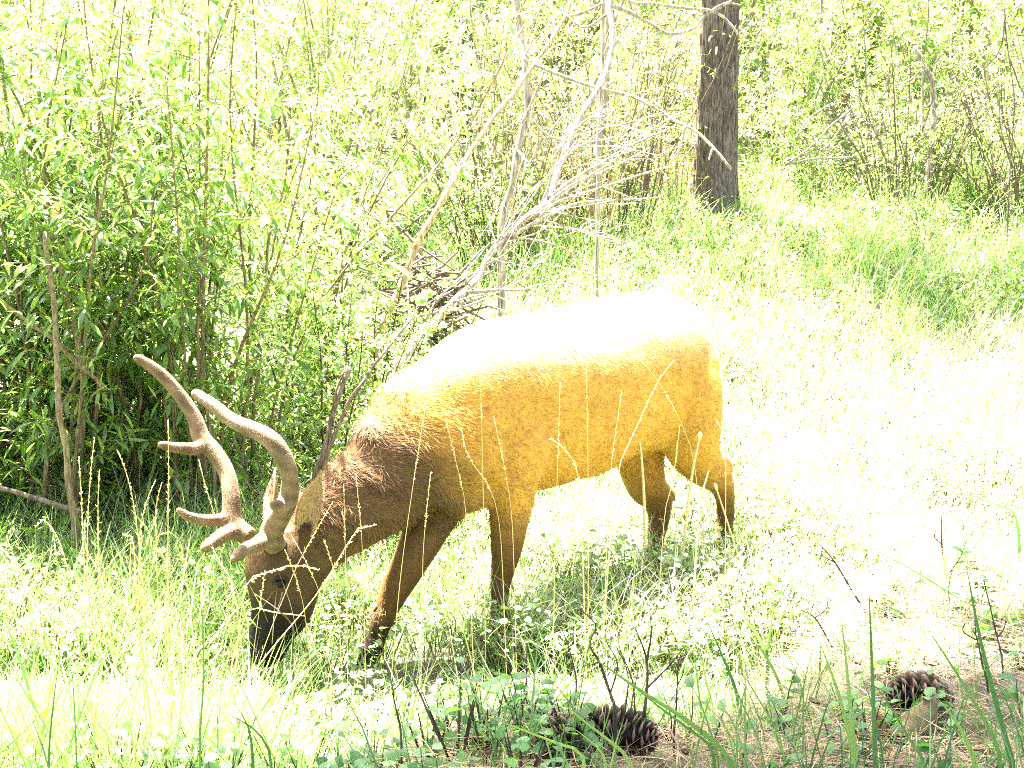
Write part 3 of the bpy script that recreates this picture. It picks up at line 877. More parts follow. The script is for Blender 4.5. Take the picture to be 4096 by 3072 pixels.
for k, x, y, s in [(3, 1.7, 15.6, 1.0), (1, 3.2, 16.6, 1.05), (0, 4.4, 15.9, 1.0), (2, 5.4, 16.2, 1.1), (1, 6.3, 15.4, 1.1), (3, 3.7, 15.0, 0.75), (0, 7.4, 16.8, 1.2), (2, 2.3, 17.6, 1.2), (3, 5.2, 14.6, 0.7), (3, 6.6, 13.6, 0.85)]:
    if k == 3: bush(k, x, y, s, 'low spreading bright bush at the meadow edge under the thicket', 'low bushes along the meadow edge')
    else: bush(k, x, y, s, 'leafy thicket bush on the slope beyond the conifer trunk', 'thicket bushes beyond the conifer')
for i in range(18):
    x = -9 + 19.5 * i / 17 + g.uniform(-.4, .4); y = g.uniform(18.5, 22)
    bush(int(g.integers(0, 3)), x, y, g.uniform(1.5, 2.0), 'tall far bush closing off the view above the slope', 'tall bushes at the top of the slope')
for i in range(14):
    x = -12 + 26 * i / 13; y = g.uniform(25, 29)
    bush(int(g.integers(0, 3)), x, y, g.uniform(2.3, 3.0), 'very tall far bush showing in gaps of the thicket', 'tallest bushes behind the thicket')

# bare twiggy bushes between the saplings and the conifer
for i, (x, y, H, label) in enumerate([(-0.1, 12.4, 1.9, 'bare twiggy bush behind the pale upright dead stem'), (0.55, 13.2, 2.3, 'bare twiggy bush around the slender young tree'), (1.0, 13.6, 2.4, 'dense bare twiggy bush left of the conifer trunk'),
                                      (1.75, 14.6, 2.2, 'bare twiggy bush growing against the back of the conifer trunk'), (4.2, 14.4, 1.8, 'bare twiggy bush behind the slanted dead poles'), (5.3, 14.0, 1.9, 'bare twiggy bush around the broken bleached snag')]):
    D = shrub_data(140 + i, H, 0.75, 46, 7, 3, (0.04, 0.07), 0.42, (0.2, 0.5), 0.4, 0.009, 0.15, 0.1)
    place_shrub('twiggy_thicket', label, 'bush', D, at_ground(x, y), i * 1.1, 1.0, M['thicket'], M['deadbrown'] if i in (1, 3) else M['stick'], OVAL, RL, 0, single_stems=True, detail=False)

# ------------------------------------------------------------------ ground cover
def to_px(x, y, z):
    yc = y * CP - (z - CAM_Z) * SP
    return x / yc * FPX + 2048, 1536 - ((z - CAM_Z) * CP + y * SP) / yc * FPX

def undergrowth(name, label, seed, nplants, yr, xpad, hr, lper, lsize, mat, keep=None):
    g = np.random.default_rng(seed)
    y = yr[0] + (yr[1] - yr[0]) * g.random(nplants) ** 0.8
    hw = y * 0.40 + xpad
    x = g.uniform(-1, 1, nplants) * hw
    if keep is not None:
        k = keep(x, y, g.random(nplants)); x, y = x[k], y[k]
    n = len(x)
    z = ground_z(x, y)
    h = g.uniform(*hr, n)
    sight = 1.8 - 0.346 * y - z - 0.02            # browsed low near the bank
    h = np.where(y < 5.0, np.clip(np.minimum(h, np.maximum(sight, 0.035) * (0.25 + 0.8 * g.random(n) ** 1.6)), 0.03, 1), h)
    h = h * (0.65 + 0.5 * np.sin(2.9 * x + 1.3 * np.sin(2.1 * y)) * np.sin(2.4 * y + x) + 0.25 * g.random(n))
    h = np.maximum(h, 0.035)
    m = lper
    i = np.repeat(np.arange(n), m)
    N = len(i)
    # leaves climb several thin stems per plant
    sa = np.floor(g.random(N) * 5) * 1.2566 + i * 1.7
    t = g.random(N) ** 0.75
    out = 0.55 * h[i] * (0.25 + t * 0.75) * (0.4 + 0.6 * np.abs(np.sin(sa * 3 + i)))
    p = np.stack([x[i] + np.cos(sa) * out, y[i] + np.sin(sa) * out, z[i] + h[i] * t], 1) + g.normal(0, 0.012, (N, 3))
    la = g.uniform(0, 6.28, N)
    d = np.stack([np.cos(la), np.sin(la), g.uniform(-0.4, 0.5, N)], 1)
    nn = np.stack([g.normal(0, 0.5, N), g.normal(0, 0.5, N), np.ones(N)], 1)
    L = g.uniform(*lsize, N)
    V, F, k = leaves_np(p, d, nn, L, L * g.uniform(0.5, 0.7, N), OVAL[1:], 0.2, 0.25) if lsize[1] > 0.03 else simple_leaves_np(p, d, nn, L, L * g.uniform(0.6, 0.85, N))
    tint = np.repeat(np.clip(0.5 + 0.25 * np.sin(i * 12.9) + g.normal(0, 0.2, N), 0, 1), k)
    o = obj(name, mesh_np(name, V, F, mat, {'tint': tint}))
    tag(o, label, 'undergrowth', kind='stuff')
    # stems
    ns = n * 5
    j = np.repeat(np.arange(n), 5); sa = np.tile(np.arange(5) * 1.2566, n) + j * 1.7
    out = 0.55 * h[j] * (0.4 + 0.6 * np.abs(np.sin(sa * 3 + j)))
    b = np.stack([x[j], y[j], z[j] - 0.02], 1); e = np.stack([x[j] + np.cos(sa) * out, y[j] + np.sin(sa) * out, z[j] + h[j]], 1)
    V, F, k = simple_leaves_np(b, e - b, np.tile((0.3, -1.0, 0.2), (ns, 1)), np.linalg.norm(e - b, axis=1), np.full(ns, 0.005))
    so = obj('stems', mesh_np('stems', V, F, M['twig'], {'tint': np.full(len(V), 0.5)}), o); so['kind'] = 'stuff'
    return o
undergrowth('leafy_undergrowth', 'low small leaved undergrowth all round the elk legs', 101, 5600, (2.3, 9.5), 0.7, (0.10, 0.32), 26, (0.022, 0.044), M['forb'],
            keep=lambda x, y, r: (r < 0.85) & ~((y < 3.9) & (x > 0.5)) & ~((y < 3.0) & (x > -0.05)) & ~((np.abs(x + 0.48 * y / 5.0) < 0.28) & (y > 3.2) & (y < 5.5) & (r > 0.3)))
undergrowth('slope_undergrowth', 'pale leafy ground cover on the slope behind the elk', 102, 3200, (9.0, 17.0), 1.5, (0.15, 0.4), 26, (0.035, 0.06), M['forb'])
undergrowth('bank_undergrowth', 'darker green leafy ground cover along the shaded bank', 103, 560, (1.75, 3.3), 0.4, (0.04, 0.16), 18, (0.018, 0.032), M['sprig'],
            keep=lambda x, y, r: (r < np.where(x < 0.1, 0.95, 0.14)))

def grass(name, label, seed, n, xf, yf, length, width, mat, curl=(0.1, 0.8), lean=(0, 0), tuft=9, spread=0.05):
    g = np.random.default_rng(seed)
    nt = n // tuft
    y = yf(g, nt); x = xf(g, nt, y)
    i = np.repeat(np.arange(nt), tuft); N = len(i)
    px = x[i] + g.normal(0, spread, N); py = y[i] + g.normal(0, spread, N)
    pos = np.stack([px, py, ground_z(px, py) - 0.01], 1)
    a = g.uniform(0, 6.28, N)
    ln = np.stack([np.cos(a) + lean[0], np.sin(a) + lean[1], np.zeros(N)], 1)
    fa = g.uniform(0, 6.28, N)
    hs = g.uniform(0.6, 1.25, nt)[i]
    lane = (np.abs(px + 0.48 * py / 5.0) < 0.3) & (py > 2.6) & (py < 5.5)
    hs = np.where(lane, hs * 0.45, hs)
    hs = np.where((py < 5.0) & (py > 2.2), np.minimum(hs, np.maximum(1.8 - 0.35 * py - pos[:, 2], 0.06) / np.mean(length) * (0.35 + 0.7 * g.random(N) + 1.1 * g.random(N) ** 6)), hs)
    V, F, k = blades_np(pos, ln, g.uniform(*length, N) * hs, g.uniform(*width, N), g.uniform(*curl, N), np.stack([np.cos(fa), np.sin(fa), 0 * fa], 1))
    tint = np.repeat(np.clip(0.45 + 0.3 * np.sin(i * 7.7) + g.normal(0, 0.2, N), 0, 1), k)
    o = obj(name, mesh_np(name, V, F, mat, {'tint': tint}))
    tag(o, label, 'grass', kind='stuff')
grass('meadow_grass', 'green meadow grass growing up the slope behind the elk', 111, 24000,
      lambda g, n, y: g.uniform(-0.18, 1, n) * (y * 0.42 + 1.0), lambda g, n: 8.2 + 8.5 * g.random(n) ** 0.8, (0.25, 0.55), (0.006, 0.011), M['grass'], lean=(0.3, -0.2), spread=0.08)
grass('tall_grass', 'long green grass in front of the willow bushes', 112, 10000,
      lambda g, n, y: np.where(y < 5.6, np.where(y < 4.4, -0.5, -1.2), -0.85) - g.random(n) ** 0.8 * (y * 0.4 - 0.4), lambda g, n: 6.9 - 3.9 * g.random(n) ** 1.5, (0.25, 0.55), (0.005, 0.010), M['grass'], lean=(0.25, -0.2), spread=0.06)
grass('short_grass', 'thin grass between the low leaves round the elk', 113, 34000,
      lambda g, n, y: g.uniform(-1, 1, n) * (y * 0.4 + 0.5), lambda g, n: g.uniform(2.4, 8.8, n), (0.16, 0.5), (0.0022, 0.005), M['grass'], spread=0.05)
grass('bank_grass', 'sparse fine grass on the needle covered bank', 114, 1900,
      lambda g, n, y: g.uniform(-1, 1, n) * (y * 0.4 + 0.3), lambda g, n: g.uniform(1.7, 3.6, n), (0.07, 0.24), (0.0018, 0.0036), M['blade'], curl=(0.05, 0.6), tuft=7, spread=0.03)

grass('glare_grass', 'added pale grass whose colour stands in for sun glare on the meadow right of the elk', 115, 26000,
      lambda g, n, y: np.where(g.random(n) < 0.8, g.uniform(0.02, 1, n), g.uniform(-1, 0, n)) * (y * 0.42 + 0.6), lambda g, n: 4.2 + 6.0 * g.random(n), (0.2, 0.5), (0.003, 0.006), M['glaregrass'], curl=(0.1, 1.0), lean=(0.4, -0.3), spread=0.07)  # added to whiten the meadow like overexposed sun
undergrowth('hind_undergrowth', 'taller leafy patch hiding the elk hind feet and near fore foot', 104, 520, (4.6, 7.4), 0.2, (0.28, 0.42), 34, (0.024, 0.042), M['forb'],
            keep=lambda x, y, r: (x > -0.14) & (x < 1.5) & (y > 4.6))
undergrowth('broadleaf_weeds', 'taller broad leaved weeds scattered through the grass around the elk', 105, 900, (3.4, 8.2), 0.5, (0.16, 0.38), 22, (0.035, 0.06), M['forb'],
            keep=lambda x, y, r: ~((np.abs(x + 0.48 * y / 5.0) < 0.36) & (y > 3.0) & (y < 5.6)) & ~((y < 4.6) & (x > 0.4)))
def needles():
    g = np.random.default_rng(121)
    n = 34000
    y = g.uniform(1.55, 3.9, n); x = g.uniform(-1, 1, n) * (y * 0.41 + 0.3)
    k = (y < 3.0) | (x > 0.3); x, y = x[k], y[k]; n = len(x)
    a = g.uniform(0, 6.28, n)
    p = np.stack([x, y, ground_z(x, y) + g.uniform(0.002, 0.03, n)], 1)
    d = np.stack([np.cos(a), np.sin(a), g.normal(0, 0.1, n)], 1)
    V, F, kk = simple_leaves_np(p, d, np.tile((0, 0, 1.0), (n, 1)) + g.normal(0, .3, (n, 3)), g.uniform(0.05, 0.15, n), g.uniform(0.0014, 0.0028, n))
    o = obj('pine_needles', mesh_np('pine_needles', V, F, M['needle'], {'tint': np.repeat(g.random(n), kk)}))
    tag(o, 'brown fallen pine needles littering the bank around the cones', 'needles', kind='stuff')
needles()
# ------------------------------------------------------------------ saplings, dead branches, brush
def wood(name, label, cat, limbs, mat, group=None, to_ground=True, part='limb', sides=7, rough=0.06, seed=0):
    """limbs: list of (pixels [(px,py,d)...], r0 px, r1 px[, material]); the first one stands in the ground"""
    g = np.random.default_rng(seed)
    first = np.array([P(*q) for q in limbs[0][0]])
    b = first[0].copy(); gz = float(ground_z(b[0], b[1]))
    root = empty(name, (b[0], b[1], gz)); tag(root, label, cat, group)
    off = np.array((b[0], b[1], gz))
    for i, lm in enumerate(limbs):
        pts = np.array([P(*q) for q in lm[0]]) - off
        d = lm[0][0][2]
        if i == 0 and to_ground and pts[0][2] > 0.0:
            pts = np.concatenate([[pts[0] * np.array((1, 1, 0)) - (0, 0, 0.05) - (pts[1] - pts[0]) * np.array((.15, .15, 0))], pts])
        n = max(6, len(pts) * 4)
        c, r = resample(pts, n, np.linspace(px2m(lm[1], d), px2m(lm[2], d), len(pts)) * (0.72 if d > 7.5 else 0.68 if name == 'twiggy_bush' else 1.0))
        L = np.linalg.norm(pts[-1] - pts[0])
        c = c + np.stack([np.interp(np.arange(n), np.arange(0, n, 3), g.normal(0, min(L, 0.7) * rough * 0.12, len(np.arange(0, n, 3)))) for _ in range(3)], 1) * np.sin(np.linspace(0, math.pi, n))[:, None]
        r = r * (1 + 0.12 * np.sin(np.arange(n) * 2.1))
        mb = MB(); tube(mb, c, r, sides)
        obj(part, mb.mesh(part, lm[3] if len(lm) > 3 else mat), root)
    return root

wood('leaning_dead_sapling', 'long bleached dead sapling leaning from behind the elk neck towards the conifer', 'dead tree', [
    ([(1480, 1690, 8.0), (1584, 1495, 8.1), (1633, 1413, 8.15), (1782, 1240, 8.3), (1912, 1110, 8.5), (1951, 1028, 8.6), (2081, 893, 8.8), (2190, 797, 9.0), (2243, 658, 9.2), (2313, 481, 9.4), (2376, 380, 9.5), (2420, 304, 9.6), (2452, 158, 9.7), (2433, 0, 9.8), (2425, -160, 9.9)], 20, 22),
    ([(2190, 797, 9.0), (2290, 720, 9.1), (2420, 640, 9.2), (2540, 575, 9.3), (2700, 505, 9.4)], 13, 4),
    ([(2230, 690, 9.2), (2215, 600, 9.2), (2250, 590, 9.2)], 9, 4),
    ([(2120, 860, 8.9), (2300, 740, 9.0), (2470, 660, 9.2), (2600, 590, 9.3)], 12, 4),
    ([(2060, 905, 8.8), (2230, 810, 8.9), (2420, 745, 9.0), (2560, 700, 9.1), (2690, 660, 9.2)], 12, 4),
    ([(1990, 980, 8.7), (2180, 870, 8.8), (2330, 810, 8.9), (2460, 800, 9.0), (2640, 790, 9.0)], 11, 4),
    ([(2100, 880, 8.8), (2260, 760, 8.8), (2380, 690, 8.8), (2500, 600, 8.9), (2560, 480, 9.0)], 9, 3),
    ([(1850, 1170, 8.4), (1960, 1160, 8.4), (2070, 1162, 8.4), (2168, 1139, 8.4), (2310, 1132, 8.5)], 11, 3),
    ([(1770, 1260, 8.3), (1900, 1210, 8.3), (2010, 1160, 8.4), (2090, 1120, 8.4)], 8, 3),
    ([(1780, 1240, 8.3), (1690, 1260, 8.2), (1610, 1290, 8.2)], 9, 4),
    ([(1640, 1405, 8.2), (1760, 1190, 8.2), (1860, 1090, 8.2), (1960, 970, 8.3)], 7, 3),
    ([(2270, 570, 9.3), (2190, 540, 9.3), (2130, 480, 9.3)], 8, 3),
    ([(2425, 60, 9.8), (2340, 110, 9.8), (2262, 60, 9.8)], 9, 5),
], M['dead'], seed=1)

wood('brown_leaning_sapling', 'thin brown leaning sapling with a long arched branch reaching over the conifer trunk', 'dead tree', [
    ([(1500, 1400, 9.0), (1555, 1254, 9.0), (1628, 1076, 9.1), (1670, 970, 9.15), (1711, 899, 9.2), (1794, 753, 9.3), (1888, 601, 9.5), (1933, 525, 9.6), (2047, 380, 9.8), (2142, 253, 10.0), (2262, 63, 10.2), (2300, -60, 10.3)], 24, 11, M['deadbrown']),
    ([(2135, 255, 10.0), (2249, 304, 9.9), (2401, 354, 9.8), (2502, 380, 9.8), (2600, 420, 9.7), (2668, 466, 9.7), (2749, 507, 9.6), (2803, 541, 9.6), (2870, 608, 9.5), (2924, 676, 9.5)], 12, 7, M['dead']),
    ([(2740, 505, 9.6), (2725, 580, 9.6), (2690, 640, 9.6)], 8, 5),
    ([(2850, 595, 9.5), (2835, 640, 9.5)], 7, 4),
    ([(1933, 525, 9.6), (1925, 440, 9.6), (2000, 280, 9.7), (2100, 100, 9.8), (2180, 0, 9.9)], 7, 4, M['deadbrown']),
    ([(1850, 640, 9.4), (1760, 790, 9.4), (1690, 860, 9.4)], 7, 3, M['deadbrown']),
    ([(2260, 70, 10.2), (2330, 50, 10.2), (2414, 13, 10.2)], 11, 9),
], M['dead'], seed=2)

wood('arched_dead_branches', 'bleached arching dead branches sweeping across the top of the conifer trunk', 'dead tree', [
    ([(2395, 600, 10.4), (2410, 300, 10.4), (2414, 13, 10.4), (2430, -150, 10.4)], 12, 10),
    ([(2414, 13, 10.4), (2502, 44, 10.4), (2600, 95, 10.4), (2654, 128, 10.4), (2722, 132, 10.4), (2776, 112, 10.4), (2815, 70, 10.4), (2870, 27, 10.4), (2925, 5, 10.4)], 12, 6),
    ([(2425, -40, 10.4), (2520, 5, 10.4), (2640, 22, 10.4), (2780, 38, 10.4), (2870, 52, 10.4), (2925, 100, 10.4), (2960, 150, 10.4)], 13, 6),
    ([(2850, 50, 10.4), (2910, 15, 10.4), (2960, 20, 10.4)], 7, 4),
], M['dead'], seed=3)

wood('standing_dead_stem', 'pale upright dead stem with peeling strips left of the leaning bleached sapling', 'dead tree', [
    ([(2010, 900, 10.2), (2047, 760, 10.2), (2072, 601, 10.2), (2110, 443, 10.2), (2104, 272, 10.2), (2080, 120, 10.3), (2060, -60, 10.3)], 24, 18),
    ([(2090, 500, 10.2), (2140, 380, 10.1), (2180, 270, 10.1)], 12, 6),
    ([(2072, 601, 10.15), (2120, 650, 10.0), (2150, 560, 10.0), (2150, 420, 10.0)], 6, 3),
    ([(2060, 700, 10.2), (2180, 560, 10.1), (2310, 380, 10.1)], 9, 4),
    ([(2048, 760, 10.2), (2110, 600, 10.1), (2130, 420, 10.1)], 7, 4),
], M['dead'], seed=4)

wood('young_tree', 'slender grey brown young tree standing behind the bleached dead saplings', 'tree', [
    ([(2368, 925, 13.0), (2378, 760, 13.0), (2400, 560, 13.0), (2412, 400, 13.0), (2425, 200, 13.1), (2440, -100, 13.2), (2445, -600, 13.3)], 31, 22),
    ([(2430, 150, 13.1), (2520, -50, 13.0), (2640, -250, 12.9)], 9, 4),
    ([(2440, -100, 13.2), (2330, -260, 13.2), (2240, -420, 13.2)], 9, 4),
], M['bark2'], part='trunk', seed=5)

wood('dark_dead_stems', 'two dark dead stems standing against the elk neck beside its ear', 'dead stems', [
    ([(1262, 1900, 7.0), (1290, 1810, 7.0), (1330, 1650, 7.05), (1370, 1535, 7.1), (1400, 1470, 7.15)], 15, 10),
    ([(1290, 1880, 7.0), (1340, 1740, 7.0), (1400, 1600, 7.05), (1470, 1500, 7.1), (1560, 1380, 7.2), (1650, 1270, 7.3)], 10, 5),
    ([(1330, 1660, 7.05), (1345, 1560, 7.05), (1380, 1480, 7.05)], 6, 3),
    ([(1420, 1850, 7.2), (1480, 1720, 7.2), (1560, 1620, 7.25), (1650, 1480, 7.3)], 7, 4),
], M['stick'], seed=6)

wood('dark_forked_branch', 'dark forked fallen branch lying over the small leaved shrub above the brush pile', 'branch', [
    ([(1500, 815, 10.0), (1530, 840, 10.0), (1580, 890, 10.0), (1640, 945, 9.95), (1680, 1000, 9.9), (1700, 1120, 9.9)], 13, 7),
    ([(1530, 840, 10.0), (1610, 855, 10.0), (1660, 885, 10.0), (1700, 905, 10.0)], 7, 3),
    ([(1700, 850, 10.0), (1650, 890, 10.0), (1605, 925, 9.95)], 6, 4),
    ([(1500, 815, 10.0), (1550, 760, 10.0), (1600, 720, 10.0)], 7, 3),
    ([(1555, 765, 10.0), (1545, 715, 10.0)], 5, 3),
    ([(1480, 860, 10.0), (1560, 910, 10.0), (1620, 920, 10.0)], 6, 3),
], M['stick'], to_ground=False, seed=7)

# stems that show in front of the willow leaves
wood('bare_willow_stem', 'bare upright brown stem in front of the dark willow leaves', 'stem', [
    ([(300, 2110, 6.2), (290, 2000, 6.2), (271, 1844, 6.2), (235, 1603, 6.2), (223, 1422, 6.25), (211, 1181, 6.3), (187, 1018, 6.35), (180, 930, 6.4)], 15, 10)], M['stem'], part='stem', seed=8)
wood('crossing_stem', 'thin brown stem leaning across behind the bare upright stem', 'stem', [
    ([(430, 1560, 6.5), (320, 1460, 6.45), (240, 1385, 6.4), (120, 1295, 6.4), (0, 1200, 6.4), (-120, 1090, 6.4)], 9, 7)], M['stem'], part='stem', to_ground=False, seed=9)
wood('low_leaning_stem', 'dark stem leaning low over the grass under the willows', 'stem', [
    ([(330, 2050, 6.3), (200, 2010, 6.3), (90, 1970, 6.3), (0, 1950, 6.3), (-150, 1900, 6.3)], 12, 9)], M['stick'], part='stem', to_ground=False, seed=10)
wood('thin_willow_pole', 'thin straight willow pole rising between the two dark leaved willows', 'stem', [
    ([(850, 1800, 6.9), (800, 1500, 6.9), (795, 1250, 6.9), (830, 1000, 6.95), (880, 740, 7.0), (890, 560, 7.0)], 9, 5),
    ([(880, 740, 7.0), (830, 660, 7.0), (800, 560, 7.0)], 5, 3)], M['stem'], part='stem', seed=12)
wood('curved_willow_pole', 'curved brown willow pole beside the small leaved shrub', 'stem', [
    ([(1010, 1700, 7.4), (1040, 1380, 7.4), (1060, 1100, 7.4), (1080, 930, 7.4), (1130, 780, 7.4), (1150, 620, 7.4), (1160, 480, 7.4)], 9, 4),
    ([(1130, 780, 7.4), (1080, 700, 7.4), (1060, 600, 7.4)], 5, 3)], M['stem'], part='stem', seed=13)
wood('mossy_willow_trunk', 'thicker grey willow trunk half hidden by leaves', 'stem', [
    ([(560, 1500, 7.6), (540, 1050, 7.6), (530, 800, 7.6), (525, 400, 7.6), (515, 100, 7.65), (490, -200, 7.7)], 19, 13)], M['stem'], part='stem', seed=14)
wood('slanted_dead_poles', 'bleached dead poles slanting against the thicket beyond the conifer', 'dead branches', [
    ([(3140, 660, 14.0), (3230, 600, 14.0), (3330, 500, 14.1), (3440, 410, 14.1)], 7, 4),
    ([(3140, 660, 14.0), (3260, 635, 14.0), (3410, 628, 14.0)], 7, 5),
    ([(3180, 560, 14.0), (3240, 470, 14.0), (3330, 410, 14.0)], 6, 3),
    ([(3150, 640, 14.0), (3300, 590, 14.0), (3400, 450, 14.0)], 5, 3)], M['dead'], to_ground=False, seed=15)
wood('broken_white_snag', 'broken bleached snag standing in the thicket beyond the meadow', 'dead tree', [
    ([(3720, 620, 14.0), (3735, 450, 14.0), (3730, 330, 14.0), (3695, 260, 14.0), (3660, 190, 14.0)], 20, 13),
    ([(3690, 560, 14.0), (3690, 400, 14.0), (3695, 260, 14.0)], 9, 6),
    ([(3690, 270, 14.0), (3640, 320, 14.0), (3580, 340, 14.0)], 6, 3)], M['dead'], seed=16)
wood('hanging_dark_branches', 'dark drooping bare branches hanging beside the bleached snag', 'branch', [
    ([(4040, 700, 12.5), (4060, 420, 12.5), (4040, 250, 12.5), (4020, 60, 12.5), (4030, -120, 12.5)], 5, 4),
    ([(4020, 60, 12.5), (4000, 200, 12.5), (3920, 290, 12.5)], 6, 3),
    ([(4035, 230, 12.5), (4075, 330, 12.5), (4120, 420, 12.5)], 6, 3),
    ([(3715, -60, 12.5), (3715, 60, 12.5), (3695, 220, 12.5)], 5, 3)], M['stick'], seed=17)

def dead_twigs():
    g = np.random.default_rng(91)
    c0 = P(2100, 860, 9.0); gz = float(ground_z(c0[0], c0[1]))
    root = empty('dead_twig_spray', (c0[0], c0[1], gz)); tag(root, 'spray of fine bleached twigs fanning out from the leaning dead sapling', 'dead twigs')
    off = np.array((c0[0], c0[1], gz))
    spine = np.array([(1782, 1240, 8.3), (1951, 1028, 8.6), (2081, 893, 8.8), (2190, 797, 9.0), (2243, 658, 9.2), (2313, 481, 9.4)], float)
    for i in range(44):
        t = g.uniform(0, 4.99); k = int(t); s0 = spine[k] + (spine[k + 1] - spine[k]) * (t - k)
        an = math.radians(g.normal(30, 34)); L = g.uniform(120, 480)
        e = s0 + np.array((math.cos(an) * L, -math.sin(an) * L, g.normal(0.05, 0.25)))
        if e[0] > 2950: continue
        m = (s0 + e) / 2 + np.array((g.normal(0, 20), g.normal(-15, 25), 0))
        pts = np.array([P(*s0), P(*m), P(*e)]) - off
        c = resample(pts, 10) + np.cumsum(g.normal(0, 0.005, (10, 3)), 0) * np.linspace(0, 1, 10)[:, None]
        mb = MB(); tube(mb, c, np.linspace(g.uniform(0.004, 0.009), 0.002, 10), 5)
        for _ in range(3):
            j = int(g.integers(3, 9)); d2 = norm(c[j] - c[j - 1]) + g.normal(0, .45, 3); l2 = g.uniform(.08, .3)
            tube(mb, resample([c[j], c[j] + d2 * l2 * .5 + g.normal(0, .01, 3), c[j] + d2 * l2], 5), np.linspace(0.003, 0.0015, 5), 4)
        obj('twig', mb.mesh('twig', M['dead']), root)
dead_twigs()

def brush_pile():
    c = P(1700, 1140, 9.9); gz = float(ground_z(c[0], c[1]))
    root = empty('brush_pile', (c[0], c[1], gz)); tag(root, 'dark heap of dead sticks under the leaning saplings', 'brush pile')
    g = np.random.default_rng(31)
    for i in range(190):
        a = g.uniform(0, 3.14); L = g.uniform(0.25, 0.6)
        x, y = g.normal(0, 0.19), g.normal(0, 0.18); z = max(0.02, 0.85 * math.exp(-(x * x + y * y) / 0.2) * g.uniform(0.1, 1.0))
        d = np.array((math.cos(a), 0.6 * math.sin(a), g.normal(0.0, 0.45))); m = np.array((x, y, z))
        mb = MB(); tube(mb, [m - d * L / 2, m + g.normal(0, 0.02, 3), m + d * L / 2], np.array((1, .9, .6)) * g.uniform(0.006, 0.014), 5)
        obj('stick', mb.mesh('stick', M['stick']), root)
brush_pile()

# ------------------------------------------------------------------ grass stalks with seed heads
def stalk(pixels, d, label, r=0.0016, head=0.25, dense=46, hw=0.007, tint=0.5, group=None, sl=0.014, name='grass_stalk', heads=True, cat='grass stalk'):
    pts = np.array([P(x, y, d) for x, y in pixels])
    b = pts[0]; gz = float(ground_z(b[0], b[1]))
    g = np.random.default_rng(abs(hash(pixels[0])) % 99991)
    if b[2] > gz + 0.03:
        dirn = (pts[0] - pts[1]); k = (b[2] - gz) / max(0.05, abs(dirn[2])); 
        foot = b + dirn * min(k, 1.5) * np.array((0.7, 0.7, 0)); foot[2] = float(ground_z(foot[0], foot[1])) - 0.01
        pts = np.concatenate([[foot], pts])
    off = pts[0].copy()
    root = empty(name, tuple(off)); tag(root, label, cat, group)
    c = resample(pts - off, 16)
    mb = MB(); tube(mb, c, np.linspace(r * 1.25, r * 0.6, 16), 5, tint)
    obj('stem', mb.mesh('stem', M['straw']), root)
    if heads:
        t = 1 - head * g.random(dense)
        q = np.stack([np.interp(t, np.linspace(0, 1, 16), c[:, a]) for a in range(3)], 1)
        tan = norm(c[-1] - c[-4])
        dd = tan[None] + g.normal(0, 0.33, (dense, 3))
        L = sl * g.uniform(0.7, 1.3, dense) * (1.15 - 0.5 * (t - (1 - head)) / head)
        V, F, k = simple_leaves_np(q, dd, g.normal(0, 1, (dense, 3)), L, np.full(dense, hw) * g.uniform(0.5, 0.9, dense))
        so = obj('seed_head', mesh_np('seed_head', V, F, M['straw'], {'tint': np.repeat(np.clip(tint + g.normal(0, .25, dense), 0, 1), k)}), root); so['kind'] = 'stuff'
    return root
